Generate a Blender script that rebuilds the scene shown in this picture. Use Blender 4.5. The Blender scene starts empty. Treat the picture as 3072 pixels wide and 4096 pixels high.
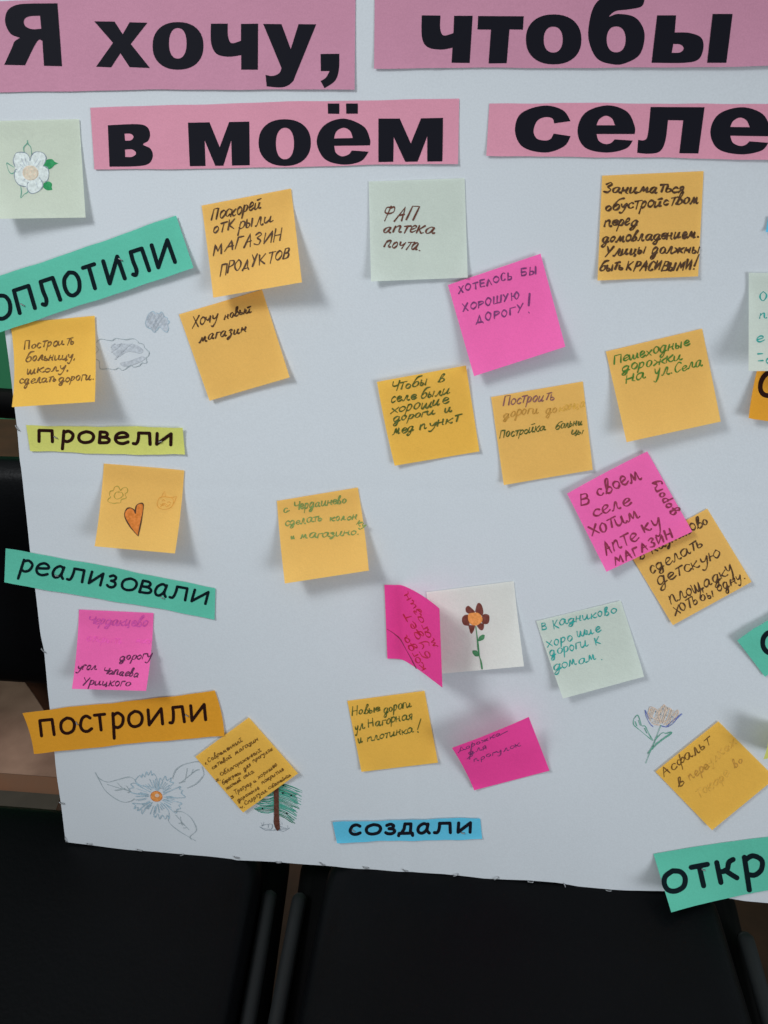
import bpy, math, random
import numpy as np
from mathutils import Matrix, Vector
from mathutils.geometry import tessellate_polygon

random.seed(7)
SC = bpy.context.scene
COL = SC.collection

# ------------------------------------------------------------------ survey of the place
# The poster board leans back against chairs.  Board frame: X right along the board, Y up
# along it, Z out of it.  All positions on the board were measured from the photograph
# (pixel -> board plane) with the same survey constants as the camera.
LEAN = math.radians(18.0)
FPX = 3000.0
PITCH, YAW, ROLL = (math.radians(a) for a in (14.82149757, 5.86183355, 0.56823444))
DIST = 0.6646716
BOTTOM = -0.3755                       # board y of the bottom edge
BX = Vector((1, 0, 0)); BY = Vector((0, math.sin(LEAN), math.cos(LEAN))); BZ = Vector((0, -math.cos(LEAN), math.sin(LEAN)))
BO = Vector((0, 0, 0.462)) - BOTTOM * BY
BOARD = Matrix(((BX.x, BY.x, BZ.x, BO.x), (BX.y, BY.y, BZ.y, BO.y), (BX.z, BY.z, BZ.z, BO.z), (0, 0, 0, 1)))
_d = np.array([-math.sin(YAW) * math.cos(PITCH), -math.sin(PITCH), -math.cos(YAW) * math.cos(PITCH)])
_C = -_d * DIST
_r = np.cross(_d, [0, 1, 0]); _r /= np.linalg.norm(_r); _u = np.cross(_r, _d)
_R = math.cos(ROLL) * _r + math.sin(ROLL) * _u
_U = -math.sin(ROLL) * _r + math.cos(ROLL) * _u

# ------------------------------------------------------------------ camera, world, lamps, exposure
cam = bpy.data.cameras.new("camera"); cam_o = bpy.data.objects.new("camera", cam); COL.objects.link(cam_o)
cam.sensor_fit = 'VERTICAL'; cam.sensor_height = 24.0; cam.lens = FPX / 4096.0 * 24.0
cam.clip_start = 0.02; cam.clip_end = 60
m = Matrix.Identity(4)
for i in range(3):
    m[i][0] = _R[i]; m[i][1] = _U[i]; m[i][2] = -_d[i]; m[i][3] = _C[i]
cam_o.matrix_world = BOARD @ m
SC.camera = cam_o

w = bpy.data.worlds.new("World"); SC.world = w; w.use_nodes = True
# a dim room: pale ceiling above, darker towards the floor
_nt = w.node_tree; _bg = _nt.nodes["Background"]; _bg.inputs[1].default_value = 0.40
_tc = _nt.nodes.new("ShaderNodeTexCoord"); _sx = _nt.nodes.new("ShaderNodeSeparateXYZ"); _rp = _nt.nodes.new("ShaderNodeValToRGB")
_mr = _nt.nodes.new("ShaderNodeMapRange"); _mr.inputs[1].default_value = -1; _mr.inputs[2].default_value = 1
_nt.links.new(_tc.outputs["Generated"], _sx.inputs[0]); _nt.links.new(_sx.outputs["Z"], _mr.inputs[0]); _nt.links.new(_mr.outputs[0], _rp.inputs[0])
_rp.color_ramp.elements[0].position = 0.42; _rp.color_ramp.elements[0].color = (0.10, 0.11, 0.12, 1)
_rp.color_ramp.elements[1].position = 0.80; _rp.color_ramp.elements[1].color = (0.93, 0.97, 1.0, 1)
_nt.links.new(_rp.outputs[0], _bg.inputs[0])

def area(name, pos, target, size, power, color, spread=180):
    l = bpy.data.lights.new(name, 'AREA'); l.shape = 'RECTANGLE'; l.size = size[0]; l.size_y = size[1]
    l.energy = power; l.color = color; l.spread = math.radians(spread)
    o = bpy.data.objects.new(name, l); COL.objects.link(o)
    o.location = pos
    o.rotation_euler = (Vector(target) - Vector(pos)).to_track_quat('-Z', 'Y').to_euler()
    return o
CEN = BO.copy()
def bdir(x, y, z, dist): return CEN + (BX * x + BY * y + BZ * z).normalized() * dist
area("ceiling_lamp", bdir(-0.85, 0.95, 1.0, 1.9), CEN + BY * 0.04, (0.52, 0.48), 1.9, (0.94, 0.98, 1.0), 58)
area("window_light", bdir(1.25, -0.25, 1.0, 2.4), CEN + BY * 0.07, (0.95, 0.95), 2.95, (0.90, 0.95, 1.0), 58)

area("back_fill_light", (-1.3, 1.0, 2.4), (-0.95, 0.95, 0), (0.5, 0.4), 1.6, (1.0, 0.95, 0.90), 50)  # added fill light, brightens the floor and wall behind the board

SC.view_settings.view_transform = 'Standard'; SC.view_settings.look = 'None'
SC.view_settings.exposure = 0.27; SC.view_settings.gamma = 1.0
try: SC.view_settings.use_curve_mapping = False
except Exception: pass
SC.cycles.max_bounces = 8

# ------------------------------------------------------------------ helpers
# source windows the measurements were taken in: (x0, y0, scale)
C1 = (0, 0, .9259); C2 = (1536, 0, .9259); C3 = (0, 440, .4822); C4 = (700, 700, .4250); C5 = (1400, 680, .5425); C6 = (2272, 640, .4822)
D1 = (0, 1240, .4822); D2 = (1480, 1300, .5546); D3 = (2200, 1280, .5256); D4 = (0, 1780, .5425); D5 = (1000, 1900, .3617); D6 = (2200, 1760, .5256); D7 = (1480, 2280, .4340)
E1 = (0, 2380, .5425); E2 = (300, 2800, .6028); E3 = (1300, 2700, .6028); E4 = (2272, 2600, .4822); E5 = (2500, 3200, .3448); E6 = (0, 2600, .4521); E7 = (0, 3300, .9644); E8 = (1536, 3300, .9259)
F1 = (2100, 2380, .3617); F4 = (2800, 760, .4518); F5 = (2800, 2400, .3163); F6 = (780, 2850, .2652); F7 = (1800, 2840, .2411)

def src(c, p): return (c[0] + p[0] * c[2], c[1] + p[1] * c[2])
def P(px, py, h=0.0):
    v = _d * FPX + _R * (px - 1536) - _U * (py - 2048)
    t = (h - _C[2]) / v[2]
    return _C + v * t
def pts(s):
    return [tuple(float(a) for a in q.rstrip('~').split(',')) + (q.endswith('~'),) for q in s.split()]

def mat(name, color, rough=0.7, transl=0.0, noise=0.0, nscale=60.0, spec=0.3, bump=0.0, bscale=900.0, metal=0.0, color2=None):
    mt = bpy.data.materials.new(name); mt.use_nodes = True
    nt = mt.node_tree; b = nt.nodes["Principled BSDF"]; out = nt.nodes["Material Output"]
    b.inputs["Roughness"].default_value = rough; b.inputs["Specular IOR Level"].default_value = spec
    b.inputs["Metallic"].default_value = metal
    c = (*color, 1)
    b.inputs["Base Color"].default_value = c
    src_col = None
    if noise > 0 or color2:
        tc = nt.nodes.new("ShaderNodeTexCoord"); n = nt.nodes.new("ShaderNodeTexNoise"); n.inputs["Scale"].default_value = nscale; n.inputs["Detail"].default_value = 5
        nt.links.new(tc.outputs["Object"], n.inputs["Vector"])
        r = nt.nodes.new("ShaderNodeValToRGB"); r.color_ramp.elements[0].position = 0.35; r.color_ramp.elements[1].position = 0.68
        c2 = color2 or tuple(x * (1 - noise) for x in color)
        r.color_ramp.elements[0].color = (*c2, 1); r.color_ramp.elements[1].color = c
        nt.links.new(n.outputs["Fac"], r.inputs["Fac"]); nt.links.new(r.outputs["Color"], b.inputs["Base Color"])
        src_col = r.outputs["Color"]
    nrm = None
    if bump > 0:
        tc = nt.nodes.new("ShaderNodeTexCoord"); n = nt.nodes.new("ShaderNodeTexNoise"); n.inputs["Scale"].default_value = bscale; n.inputs["Detail"].default_value = 6
        nt.links.new(tc.outputs["Object"], n.inputs["Vector"])
        bp = nt.nodes.new("ShaderNodeBump"); bp.inputs["Strength"].default_value = bump; bp.inputs["Distance"].default_value = 0.001
        nt.links.new(n.outputs["Fac"], bp.inputs["Height"]); nt.links.new(bp.outputs["Normal"], b.inputs["Normal"])
    if transl > 0:
        t = nt.nodes.new("ShaderNodeBsdfTranslucent"); t.inputs["Color"].default_value = c
        if src_col: nt.links.new(src_col, t.inputs["Color"])
        mx = nt.nodes.new("ShaderNodeMixShader"); mx.inputs[0].default_value = transl
        nt.links.new(b.outputs[0], mx.inputs[1]); nt.links.new(t.outputs[0], mx.inputs[2]); nt.links.new(mx.outputs[0], out.inputs["Surface"])
    return mt

PAPER = dict(rough=0.75, spec=0.2, noise=0.05, nscale=25, bump=0.35, bscale=240)
M = {}
M['sheet'] = mat("white_poster_paper", (0.58, 0.617, 0.65), rough=0.6, spec=0.25, noise=0.03, nscale=6, bump=0.10, bscale=700)
def fibre(mt, amount=0.05, scale=1100):
    nt = mt.node_tree; b = nt.nodes["Principled BSDF"]; base = b.inputs["Base Color"].links[0].from_socket
    tc = nt.nodes.new("ShaderNodeTexCoord"); n = nt.nodes.new("ShaderNodeTexNoise"); n.inputs["Scale"].default_value = scale; n.inputs["Detail"].default_value = 3
    nt.links.new(tc.outputs["Object"], n.inputs["Vector"])
    mr = nt.nodes.new("ShaderNodeMapRange"); mr.inputs[1].default_value = .3; mr.inputs[2].default_value = .7; mr.inputs[3].default_value = 1 - amount; mr.inputs[4].default_value = 1 + amount
    nt.links.new(n.outputs["Fac"], mr.inputs[0])
    mx = nt.nodes.new("ShaderNodeMix"); mx.data_type = 'RGBA'; mx.blend_type = 'MULTIPLY'; mx.inputs[0].default_value = 1
    nt.links.new(base, mx.inputs[6]); nt.links.new(mr.outputs[0], mx.inputs[7]); nt.links.new(mx.outputs[2], b.inputs["Base Color"])
fibre(M['sheet'], .035, 700)
M['backing'] = mat("backing_board", (0.62, 0.62, 0.60), rough=0.8)
M['yellow'] = mat("orange_yellow_note_paper", (0.98, 0.585, 0.155), transl=0.31, **PAPER)
M['yellow2'] = mat("deep_yellow_note_paper", (1.0, 0.585, 0.10), transl=0.31, **PAPER)
M['pink'] = mat("neon_pink_note_paper", (1.0, 0.165, 0.49), transl=0.2, **PAPER)
M['hotpink'] = mat("magenta_note_paper", (1.0, 0.07, 0.37), transl=0.14, **PAPER)
M['pale'] = mat("pale_green_note_paper", (0.73, 0.8, 0.715), transl=0.31, **PAPER)
M['cream'] = mat("pale_lime_note_paper", (0.735, 0.8, 0.67), transl=0.31, **PAPER)
M['white'] = mat("white_note_paper", (0.86, 0.86, 0.8), transl=0.31, **PAPER)
M['rose'] = mat("rose_title_paper", (0.58, 0.265, 0.375), transl=0.08, **PAPER)
M['rose2'] = mat("pink_title_paper", (0.70, 0.30, 0.40), transl=0.08, **PAPER)
M['teal'] = mat("teal_label_paper", (0.12, 0.55, 0.4), transl=0.12, **PAPER)
M['lime'] = mat("lime_label_paper", (0.66, 0.67, 0.17), transl=0.12, **PAPER)
M['blue'] = mat("sky_blue_label_paper", (0.12, 0.54, 0.75), transl=0.12, **PAPER)
M['ochre'] = mat("ochre_label_paper", (0.78, 0.345, 0.025), transl=0.12, **PAPER)
for _k in ('yellow', 'yellow2', 'pink', 'hotpink', 'pale', 'cream', 'white', 'rose', 'rose2', 'teal', 'lime', 'blue', 'ochre'): fibre(M[_k], .05, 900)
M['ink'] = mat("black_print", (0.0085, 0.0085, 0.0135), rough=0.6, spec=0.05)
M['print'] = mat("black_label_print", (0.004, 0.011, 0.014), rough=0.7, spec=0.04)
M['printbrown'] = mat("brown_black_label_print", (0.022, 0.007, 0.005), rough=0.7, spec=0.04)
def pen(name, c): M[name] = mat(name, tuple(min(1, v * 1.35 + .02) for v in c), color2=c, nscale=420, rough=0.6, spec=0.15)
pen('dark_brown_pen', (0.060, 0.026, 0.008)); pen('brown_pen', (0.13, 0.058, 0.007)); pen('red_brown_pen', (0.10, 0.030, 0.016))
pen('plum_pen', (0.22, 0.020, 0.055)); pen('purple_pen', (0.16, 0.030, 0.13)); pen('dark_purple_pen', (0.085, 0.012, 0.055)); pen('red_pen', (0.50, 0.015, 0.05))
pen('green_pen', (0.055, 0.15, 0.015)); pen('dark_green_pen', (0.07, 0.085, 0.012)); pen('teal_pen', (0.015, 0.28, 0.25)); pen('sea_green_pen', (0.16, 0.23, 0.06))
pen('faded_brown_pen', (0.44, 0.22, 0.035)); pen('faint_brown_pen', (0.60, 0.33, 0.05)); pen('mauve_pen', (0.20, 0.075, 0.075))
pen('faded_pink_pen', (0.55, 0.07, 0.32)); pen('faint_pink_pen', (0.80, 0.10, 0.40))
pen('pencil_grey', (0.29, 0.34, 0.36)); pen('pencil_blue', (0.28, 0.39, 0.455)); pen('pencil_pale_blue', (0.37, 0.41, 0.46)); pen('pencil_smudge', (0.395, 0.425, 0.46)); pen('pencil_dark_grey', (0.19, 0.23, 0.27))
pen('crayon_green', (0.015, 0.15, 0.085)); pen('leaf_green', (0.01, 0.22, 0.07)); pen('dark_leaf_green', (0.05, 0.19, 0.08)); pen('bark_brown', (0.085, 0.025, 0.014)); pen('petal_brown', (0.13, 0.032, 0.022))
pen('crayon_orange', (0.62, 0.24, 0.06)); pen('crayon_tan', (0.56, 0.42, 0.33)); pen('heart_orange', (0.52, 0.15, 0.018)); pen('petal_white', (0.52, 0.57, 0.555)); pen('centre_cream', (0.52, 0.46, 0.36)); pen('pencil_tan', (0.60, 0.47, 0.36))
pen('crayon_indigo', (0.10, 0.13, 0.36)); pen('olive_pencil', (0.36, 0.26, 0.04)); pen('ochre_pencil', (0.62, 0.28, 0.04)); pen('tree_teal', (0.05, 0.27, 0.20)); pen('flower_teal', (0.10, 0.30, 0.22))
M['steel'] = mat("staple_steel", (0.30, 0.31, 0.32), rough=0.45, metal=0.8)
M['leather'] = mat("black_leatherette", (0.0030, 0.0034, 0.0042), rough=0.40, spec=0.08, noise=0.35, nscale=7, bump=0.35, bscale=260)
M['frame'] = mat("dark_chair_frame", (0.016, 0.018, 0.019), rough=0.55, spec=0.15)
M['floor'] = mat("marbled_linoleum", (0.41, 0.245, 0.175), color2=(0.25, 0.14, 0.098), rough=0.55, nscale=11)
M['plank'] = mat("orange_brown_wood", (0.24, 0.095, 0.045), color2=(0.16, 0.11, 0.075), rough=0.5, nscale=4)
M['wood'] = mat("dark_wood", (0.06, 0.024, 0.011), rough=0.5, noise=0.35, nscale=18)
M['greywood'] = mat("grey_brown_edge", (0.075, 0.06, 0.045), rough=0.6, noise=0.2, nscale=20)
M['wall'] = mat("green_wall_paint", (0.07, 0.46, 0.22), rough=0.7, noise=0.05, nscale=5)
M['black'] = mat("black_plastic", (0.0035, 0.0035, 0.0038), rough=0.6, spec=0.06)

def obj(name, verts, faces, mats, parent=None, matrix=None, smooth=False, fmat=None):
    me = bpy.data.meshes.new(name); me.from_pydata([tuple(v) for v in verts], [], faces)
    for k in (mats if isinstance(mats, (list, tuple)) else [mats]): me.materials.append(M[k])
    if fmat: me.polygons.foreach_set("material_index", fmat)
    if smooth: me.polygons.foreach_set("use_smooth", [True] * len(me.polygons))
    me.update()
    o = bpy.data.objects.new(name, me); COL.objects.link(o)
    if parent is not None: o.parent = parent
    if matrix is not None: o.matrix_world = matrix
    return o
def tag(o, label=None, cat=None, group=None, kind=None):
    if label: o['label'] = label
    if cat: o['category'] = cat
    if group: o['group'] = group
    if kind: o['kind'] = kind
    return o

# ---- smooth polylines
def catmull(p, closed=False, n=6):
    q = [np.array(a[:2], float) for a in p]
    if len(q) < 3: return [tuple(a) for a in q]
    out = []; N = len(q)
    rng = range(N) if closed else range(N - 1)
    for i in rng:
        p1, p2 = q[i], q[(i + 1) % N]
        p0 = q[(i - 1) % N] if (closed or i > 0) else p1
        p3 = q[(i + 2) % N] if (closed or i + 2 < N) else p2
        for k in range(n):
            t = k / n
            out.append(tuple(0.5 * ((2 * p1) + (-p0 + p2) * t + (2 * p0 - 5 * p1 + 4 * p2 - p3) * t * t + (-p0 + 3 * p1 - 3 * p2 + p3) * t ** 3)))
    if not closed: out.append(tuple(q[-1]))
    return out
def outline(s, n=6):
    """closed outline; points ending in ~ are smooth, the others are corners"""
    a = pts(s); N = len(a); out = []
    for i in range(N):
        p1, p2 = a[i], a[(i + 1) % N]
        if not (p1[2] or p2[2]):
            out.append(p1[:2]); continue
        v = lambda z: np.array(z[:2], float)
        P1, P2 = v(p1), v(p2)
        P0 = v(a[i - 1]) if p1[2] else P1
        P3 = v(a[(i + 2) % N]) if p2[2] else P2
        for k in range(n):
            t = k / n
            out.append(tuple(0.5 * ((2 * P1) + (-P0 + P2) * t + (2 * P0 - 5 * P1 + 4 * P2 - P3) * t * t + (-P0 + 3 * P1 - 3 * P2 + P3) * t ** 3)))
    return out

# ------------------------------------------------------------------ sheets of paper on the board
from mathutils import noise as mnoise
def ripple(x, y):
    n = mnoise.noise(Vector((x * 3.1, y * 2.3, .3))) * .55 + mnoise.noise(Vector((x * 7, y * 6, 4.3))) * .22
    return (n - .8 + .18 * math.sin(x * 21 + 9 * y) * mnoise.noise(Vector((x * 2, y * 2, 9)))) * .0018
def PS(px, py, h):
    q = P(px, py, h); return P(px, py, h + min(0.0, ripple(q[0], q[1])))
class Sheet:
    """a real sheet of paper: corners TL TR BR BL measured in a source window, lifts in mm off the board"""
    def __init__(s, c, corners, base=0.6, lift=(0, 0, 0, 0), bows=None, hfun=None, wave=0.15, seed=0, power=1.7, cut=0.0):
        s.cut = cut
        s.q = [np.array(src(c, p)) for p in corners]; s.base = base / 1000; s.lift = [l / 1000 for l in lift]
        b = bows or {}; s.b = {k: np.array(b.get(k, (0, 0)), float) * c[2] for k in 'TRBL'}
        s.hf = hfun; s.wave = wave / 1000; s.ph = seed * 1.7; s.pw = power
        ctr = s.px(.5, .5); s.o = P(ctr[0], ctr[1], s.base); s.c = c
    def px(s, u, v):
        q = s.q
        return ((1 - u) * (1 - v) * q[0] + u * (1 - v) * q[1] + u * v * q[2] + (1 - u) * v * q[3]
                + 4 * u * (1 - u) * ((1 - v) * s.b['T'] + v * s.b['B']) + 4 * v * (1 - v) * ((1 - u) * s.b['L'] + u * s.b['R']) + s.wob(u, v))
    def wob(s, u, v):
        if not s.cut: return np.zeros(2)
        f = lambda t, k: math.sin(7 * t + s.ph + k) + .6 * math.sin(17 * t + 2 * s.ph + 2 * k) + .35 * math.sin(39 * t + k)
        return np.array((0, s.cut * (f(u, 0) * v ** 3 + f(u, 2.1) * (1 - v) ** 3)))
    def h(s, u, v):
        u = min(max(u, 0), 1); v = min(max(v, 0), 1)
        if s.hf: return s.base + s.hf(u, v)
        tl, tr, br, bl = s.lift
        vv = (max(0, v - .17) / .83) ** 1.3 if max(bl, br) > .004 else v ** s.pw
        return (s.base + (bl * (1 - u) + br * u) * vv + (tl * (1 - u) + tr * u) * (1 - v) ** s.pw
                + s.wave * (0.5 + 0.5 * math.sin(5 * u + s.ph) * math.cos(4 * v + s.ph * .7))
                + s.wave * (4 + 3 * math.sin(s.ph * 3)) * (u * v) ** 7 + s.wave * (4 + 3 * math.cos(s.ph * 2)) * ((1 - u) * v) ** 7)
    def uv(s, x, y):
        u = v = 0.5
        t = np.array((x, y)); e = 1e-4
        for _ in range(7):
            p = s.px(u, v); du = (s.px(u + e, v) - p) / e; dv = (s.px(u, v + e) - p) / e
            det = du[0] * dv[1] - du[1] * dv[0]; r = t - p
            u += (r[0] * dv[1] - r[1] * dv[0]) / det; v += (du[0] * r[1] - du[1] * r[0]) / det
        return u, v
    def at(s, c, p, eps=0.00016):
        x, y = src(c, p); u, v = s.uv(x, y)
        return PS(x, y, s.h(u, v) + eps) - s.o
    def mesh(s, name, mt, n=20):
        vs = []; fs = []
        for j in range(n + 1):
            for i in range(n + 1):
                p = s.px(i / n, j / n); vs.append(PS(p[0], p[1], s.h(i / n, j / n)) - s.o)
        for j in range(n):
            for i in range(n):
                a = j * (n + 1) + i; fs.append((a, a + n + 1, a + n + 2, a + 1))
        s.obj = obj(name, vs, fs, mt, matrix=BOARD @ Matrix.Translation(Vector(s.o)), smooth=True)
        return s.obj

class Strokes:
    """ink lying on a sheet: ribbons, thick rounded print strokes and filled shapes collected into one mesh"""
    def __init__(s, at): s.at = at; s.v = []; s.f = []; s.m = []; s.mats = []; s.k = 0
    def mi(s, mt):
        if mt not in s.mats: s.mats.append(mt)
        return s.mats.index(mt)
    def ribbon(s, c, line, width, mt, vary=0.38, cap=True):
        s.k += 1; mi = s.mi(mt)
        eps = 0.00016 + (s.k % 9) * 0.000022
        q = []
        for p in line:
            if not q or (p[0] - q[-1][0]) ** 2 + (p[1] - q[-1][1]) ** 2 > 1e-4: q.append(p)
        if len(q) == 1: q.append((q[0][0] + width * .5, q[0][1] + width * .2))
        q = [np.array(a, float) for a in q]
        if cap:
            a = q[0] - q[1]; a /= np.linalg.norm(a); b = q[-1] - q[-2]; b /= np.linalg.norm(b)
            q = [q[0] + a * width * .45] + q + [q[-1] + b * width * .45]
        N = len(q); base = len(s.v); ph = random.random() * 6
        for i in range(N):
            t = q[min(i + 1, N - 1)] - q[max(i - 1, 0)]
            l = np.linalg.norm(t); t = t / l if l > 1e-9 else np.array((1., 0.))
            nrm = np.array((-t[1], t[0]))
            ww = width * .5 * (1 + vary * math.sin(i * .55 + ph))
            if cap and i in (0, N - 1): ww *= .35
            s.v.append(s.at(c, q[i] + nrm * ww, eps)); s.v.append(s.at(c, q[i] - nrm * ww, eps))
        for i in range(N - 1):
            a = base + 2 * i; s.f.append((a, a + 1, a + 3, a + 2)); s.m.append(mi)
    def thick(s, c, line, width, mt):
        """rounded print stroke made of capsules"""
        mi = s.mi(mt); q = [np.array(a, float) for a in line]
        for i in range(len(q) - 1):
            s.k += 1; eps = 0.00014 + (s.k % 12) * 0.000012
            d = q[i + 1] - q[i]; l = np.linalg.norm(d)
            if l < 1e-6: continue
            a0 = math.atan2(d[1], d[0]); base = len(s.v); K = 7
            for e, cc in ((0, q[i + 1]), (1, q[i])):
                for k in range(K + 1):
                    a = a0 - math.pi / 2 + math.pi * k / K + e * math.pi
                    s.v.append(s.at(c, cc + np.array((math.cos(a), math.sin(a))) * width / 2, eps))
            s.f.append(tuple(range(base + 2 * K + 1, base - 1, -1))); s.m.append(mi)
    def fill(s, c, outer, mt, holes=(), eps=0.00012):
        s.k += 1; mi = s.mi(mt); eps += (s.k % 5) * 0.00002
        loops = [[(p[0], p[1], 0) for p in l] for l in [outer, *holes]]
        flat = [p for l in loops for p in l]
        tri = tessellate_polygon([[Vector(p) for p in l] for l in loops])
        base = len(s.v)
        for p in flat: s.v.append(s.at(c, p, eps))
        for t in tri:
            a, b, d = (np.array(flat[i][:2]) for i in t)
            cr = (b[0] - a[0]) * (d[1] - a[1]) - (b[1] - a[1]) * (d[0] - a[0])
            s.f.append(tuple(base + i for i in (t if cr < 0 else t[::-1]))); s.m.append(mi)
    def build(s, name, parent, matrix=None):
        return obj(name, s.v, s.f, s.mats, parent=parent, matrix=matrix, fmat=s.m)

# ------------------------------------------------------------------ handwriting: stroke letters (x-height 1; "-" = straight)
G = {
'а': (1.0, ".75,.8 .45,1 .1,.75 .05,.3 .25,0 .55,.2 .75,.9 .72,.25 .85,0 1,.1"),
'б': (.95, ".95,1.9 .45,1.75 .15,1.1 .05,.5 .2,.05 .5,0 .75,.35 .65,.85 .35,.9 .15,.6"),
'в': (.8, "0,.1 .3,1 .5,1.8 .4,2 .22,1.7 .12,.6 .15,.1 .4,0 .65,.3 .55,.75 .25,.85"),
'г': (.65, "-.05,0 .1,1 .6,1"),
'д': (.95, ".7,.8 .4,1 .08,.7 .08,.2 .3,0 .6,.3 .72,.95 .6,-.6 .35,-1 .12,-.75 .4,-.2 .9,.15"),
'е': (.75, ".05,.4 .55,.6 .6,.85 .35,1 .08,.7 .08,.25 .35,0 .75,.25"),
'ж': (1.3, "0,1 .35,.5 0,0|1.2,1 .8,.5 1.2,0|-.6,1 .6,0|-.3,.5 .85,.5"),
'з': (.75, ".05,.85 .35,1 .55,.8 .25,.55 .55,.25 .4,-.5 .15,-.8 .05,-.5 .6,.1"),
'и': (1.0, "0,.95 .02,.2 .2,0 .5,.35 .62,1 .6,.2 .75,0 .95,.15"),
'й': (1.0, "0,.95 .02,.2 .2,0 .5,.35 .62,1 .6,.2 .75,0 .95,.15|-.2,1.4 .75,1.5"),
'к': (.8, "-0,1 0,0|.65,1 .2,.55 .05,.45|.15,.5 .4,.1 .6,0 .75,.1"),
'л': (.9, "0,.05 .15,.1 .4,1 .55,.9 .55,.2 .75,0 .9,.1"),
'м': (1.15, "0,0 .15,.15 .35,1 .5,.15 .8,1 .85,.15 1,0 1.1,.1"),
'н': (.85, "-.05,1 0,0|-0,.5 .6,.55|-.62,1 .58,.1 .75,0"),
'о': (.78, ".35,1 .08,.75 .08,.25 .35,0 .62,.3 .62,.75 .35,1"),
'п': (.9, "-.02,.95 0,0|.02,.6 .25,.95 .5,.95 .55,.2 .7,0 .85,.1"),
'р': (.75, "-.1,1 0,-1|.05,.6 .3,1 .6,.75 .5,.2 .2,.05 .02,.25"),
'с': (.7, ".6,.8 .35,1 .08,.7 .08,.25 .35,0 .65,.2"),
'т': (.75, "-0,1.15 .8,1.25|-.4,1.2 .3,0"),
'у': (.8, "0,1 .1,.5 .35,.4 .6,.9|.65,1 .5,-.3 .25,-1 0,-.8"),
'ф': (1.05, ".5,.7 .25,1 .05,.6 .25,.2 .5,.5 .75,.95 .95,.6 .75,.2 .5,.4|-.55,1.6 .4,-.9"),
'х': (.8, "-0,1 .7,0|-.7,1 0,0"),
'ц': (.9, "0,1 .02,.15 .25,0 .55,.4 .6,1 .6,.1 .8,0 .75,-.4 .6,-.35"),
'ч': (.8, "0,1 .1,.55 .35,.5 .6,.8|-.65,1 .58,0"),
'ш': (1.2, "0,1 .05,.1 .25,0 .45,.9 .5,.1 .75,0 .95,1 .95,.1 1.15,.1"),
'щ': (1.25, "0,1 .05,.1 .25,0 .45,.9 .5,.1 .75,0 .95,1 .95,.1 1.15,0 1.1,-.5"),
'ы': (.95, "0,1 .02,.1 .3,0 .45,.3 .25,.5 .05,.45|-.75,1 .72,0"),
'ь': (.65, "0,1 0,.1 .3,0 .5,.25 .3,.5 .05,.45"),
'ю': (1.1, "-0,1 0,0|-0,.5 .35,.5|.65,1 .38,.5 .65,0 .95,.5 .65,1"),
'я': (.75, ".55,0 .55,1 .2,.95 .08,.7 .3,.5 .55,.5|-.35,.5 0,0"),
'А': (.8, "-0,0 .42,1 .7,0|-.12,.4 .68,.45"),
'Б': (.75, "-.65,1 .05,1 0,0|0,.5 .5,.5 .6,.2 .4,0 0,0"),
'В': (.72, "-.05,1 0,0|.05,1 .5,.95 .5,.6 .05,.52 .6,.45 .6,.05 0,0"),
'Г': (.65, "-0,0 .05,1 .62,1"),
'Д': (.9, "-0,-.18 .1,.05 .75,.05 .85,-.18|-.15,.05 .42,1 .62,.05"),
'Е': (.65, "-.6,1 .05,1 0,0 .55,0|-0,.5 .5,.5"),
'З': (.7, ".05,.85 .4,1 .6,.8 .25,.55 .6,.3 .4,0 0,.1"),
'И': (.78, "-0,1 0,0 .65,1 .65,0"),
'К': (.75, "-0,1 0,0|-.62,1 .05,.45 .62,0"),
'Л': (.72, "-0,0 .35,1 .6,0"),
'М': (.92, "-0,0 .15,1 .42,.3 .7,1 .8,0"),
'Н': (.78, "-0,1 0,0|-.65,1 .65,0|-0,.5 .65,.5"),
'О': (.8, ".35,1 .05,.7 .05,.3 .35,0 .65,.3 .65,.7 .35,1"),
'П': (.76, "-0,0 .03,1 .62,1 .62,0"),
'Р': (.66, "-0,0 .05,1|.05,1 .5,.95 .55,.65 .05,.45"),
'С': (.7, ".6,.85 .3,1 .05,.6 .1,.15 .35,0 .62,.15"),
'Т': (.75, "-0,1 .75,1|-.38,1 .34,0"),
'У': (.75, "-0,1 .32,.45|-.65,1 .1,0"),
'Ф': (.85, ".4,.9 .05,.95 0,.6 .4,.5 .75,.6 .7,.95 .4,.9|-.4,1 .25,0"),
'Х': (.75, "-0,1 .65,0|-.65,1 0,0"),
'Ч': (.72, "0,1 .05,.6 .3,.5 .6,.6|-.64,1 .6,0"),
'Ш': (1.0, "-0,1 0,0 .8,0 .8,1|-.4,1 .4,0"),
'Ы': (.85, "-0,1 0,0|0,0 .4,.05 .42,.4 0,.45|-.7,1 .7,0"),
'Ь': (.6, "-0,1 0,0|0,0 .4,.05 .42,.4 0,.45"),
'Ю': (1.05, "-0,1 0,0|-0,.5 .35,.5|.65,1 .38,.5 .65,0 .95,.5 .65,1"),
'1': (.4, "-0,.7 .25,1 .2,0"), '2': (.6, "0,.8 .3,1 .5,.75 .05,.05 .3,.1 .6,0"), '3': (.55, "0,.9 .4,1 .15,.55 .5,.3 .3,0 0,.05"), '4': (.55, "-.1,1 .05,.4 .5,.45|-.5,1 .4,0"),
'.': (.35, "-.1,0 .18,.02"), ',': (.35, "-.15,.1 .05,-.3"), '!': (.4, "-.3,1.6 .1,.35|-.05,0 .1,.02"), '-': (.6, "-0,.5 .5,.5"), ' ': (.6, ""),
}
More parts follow.
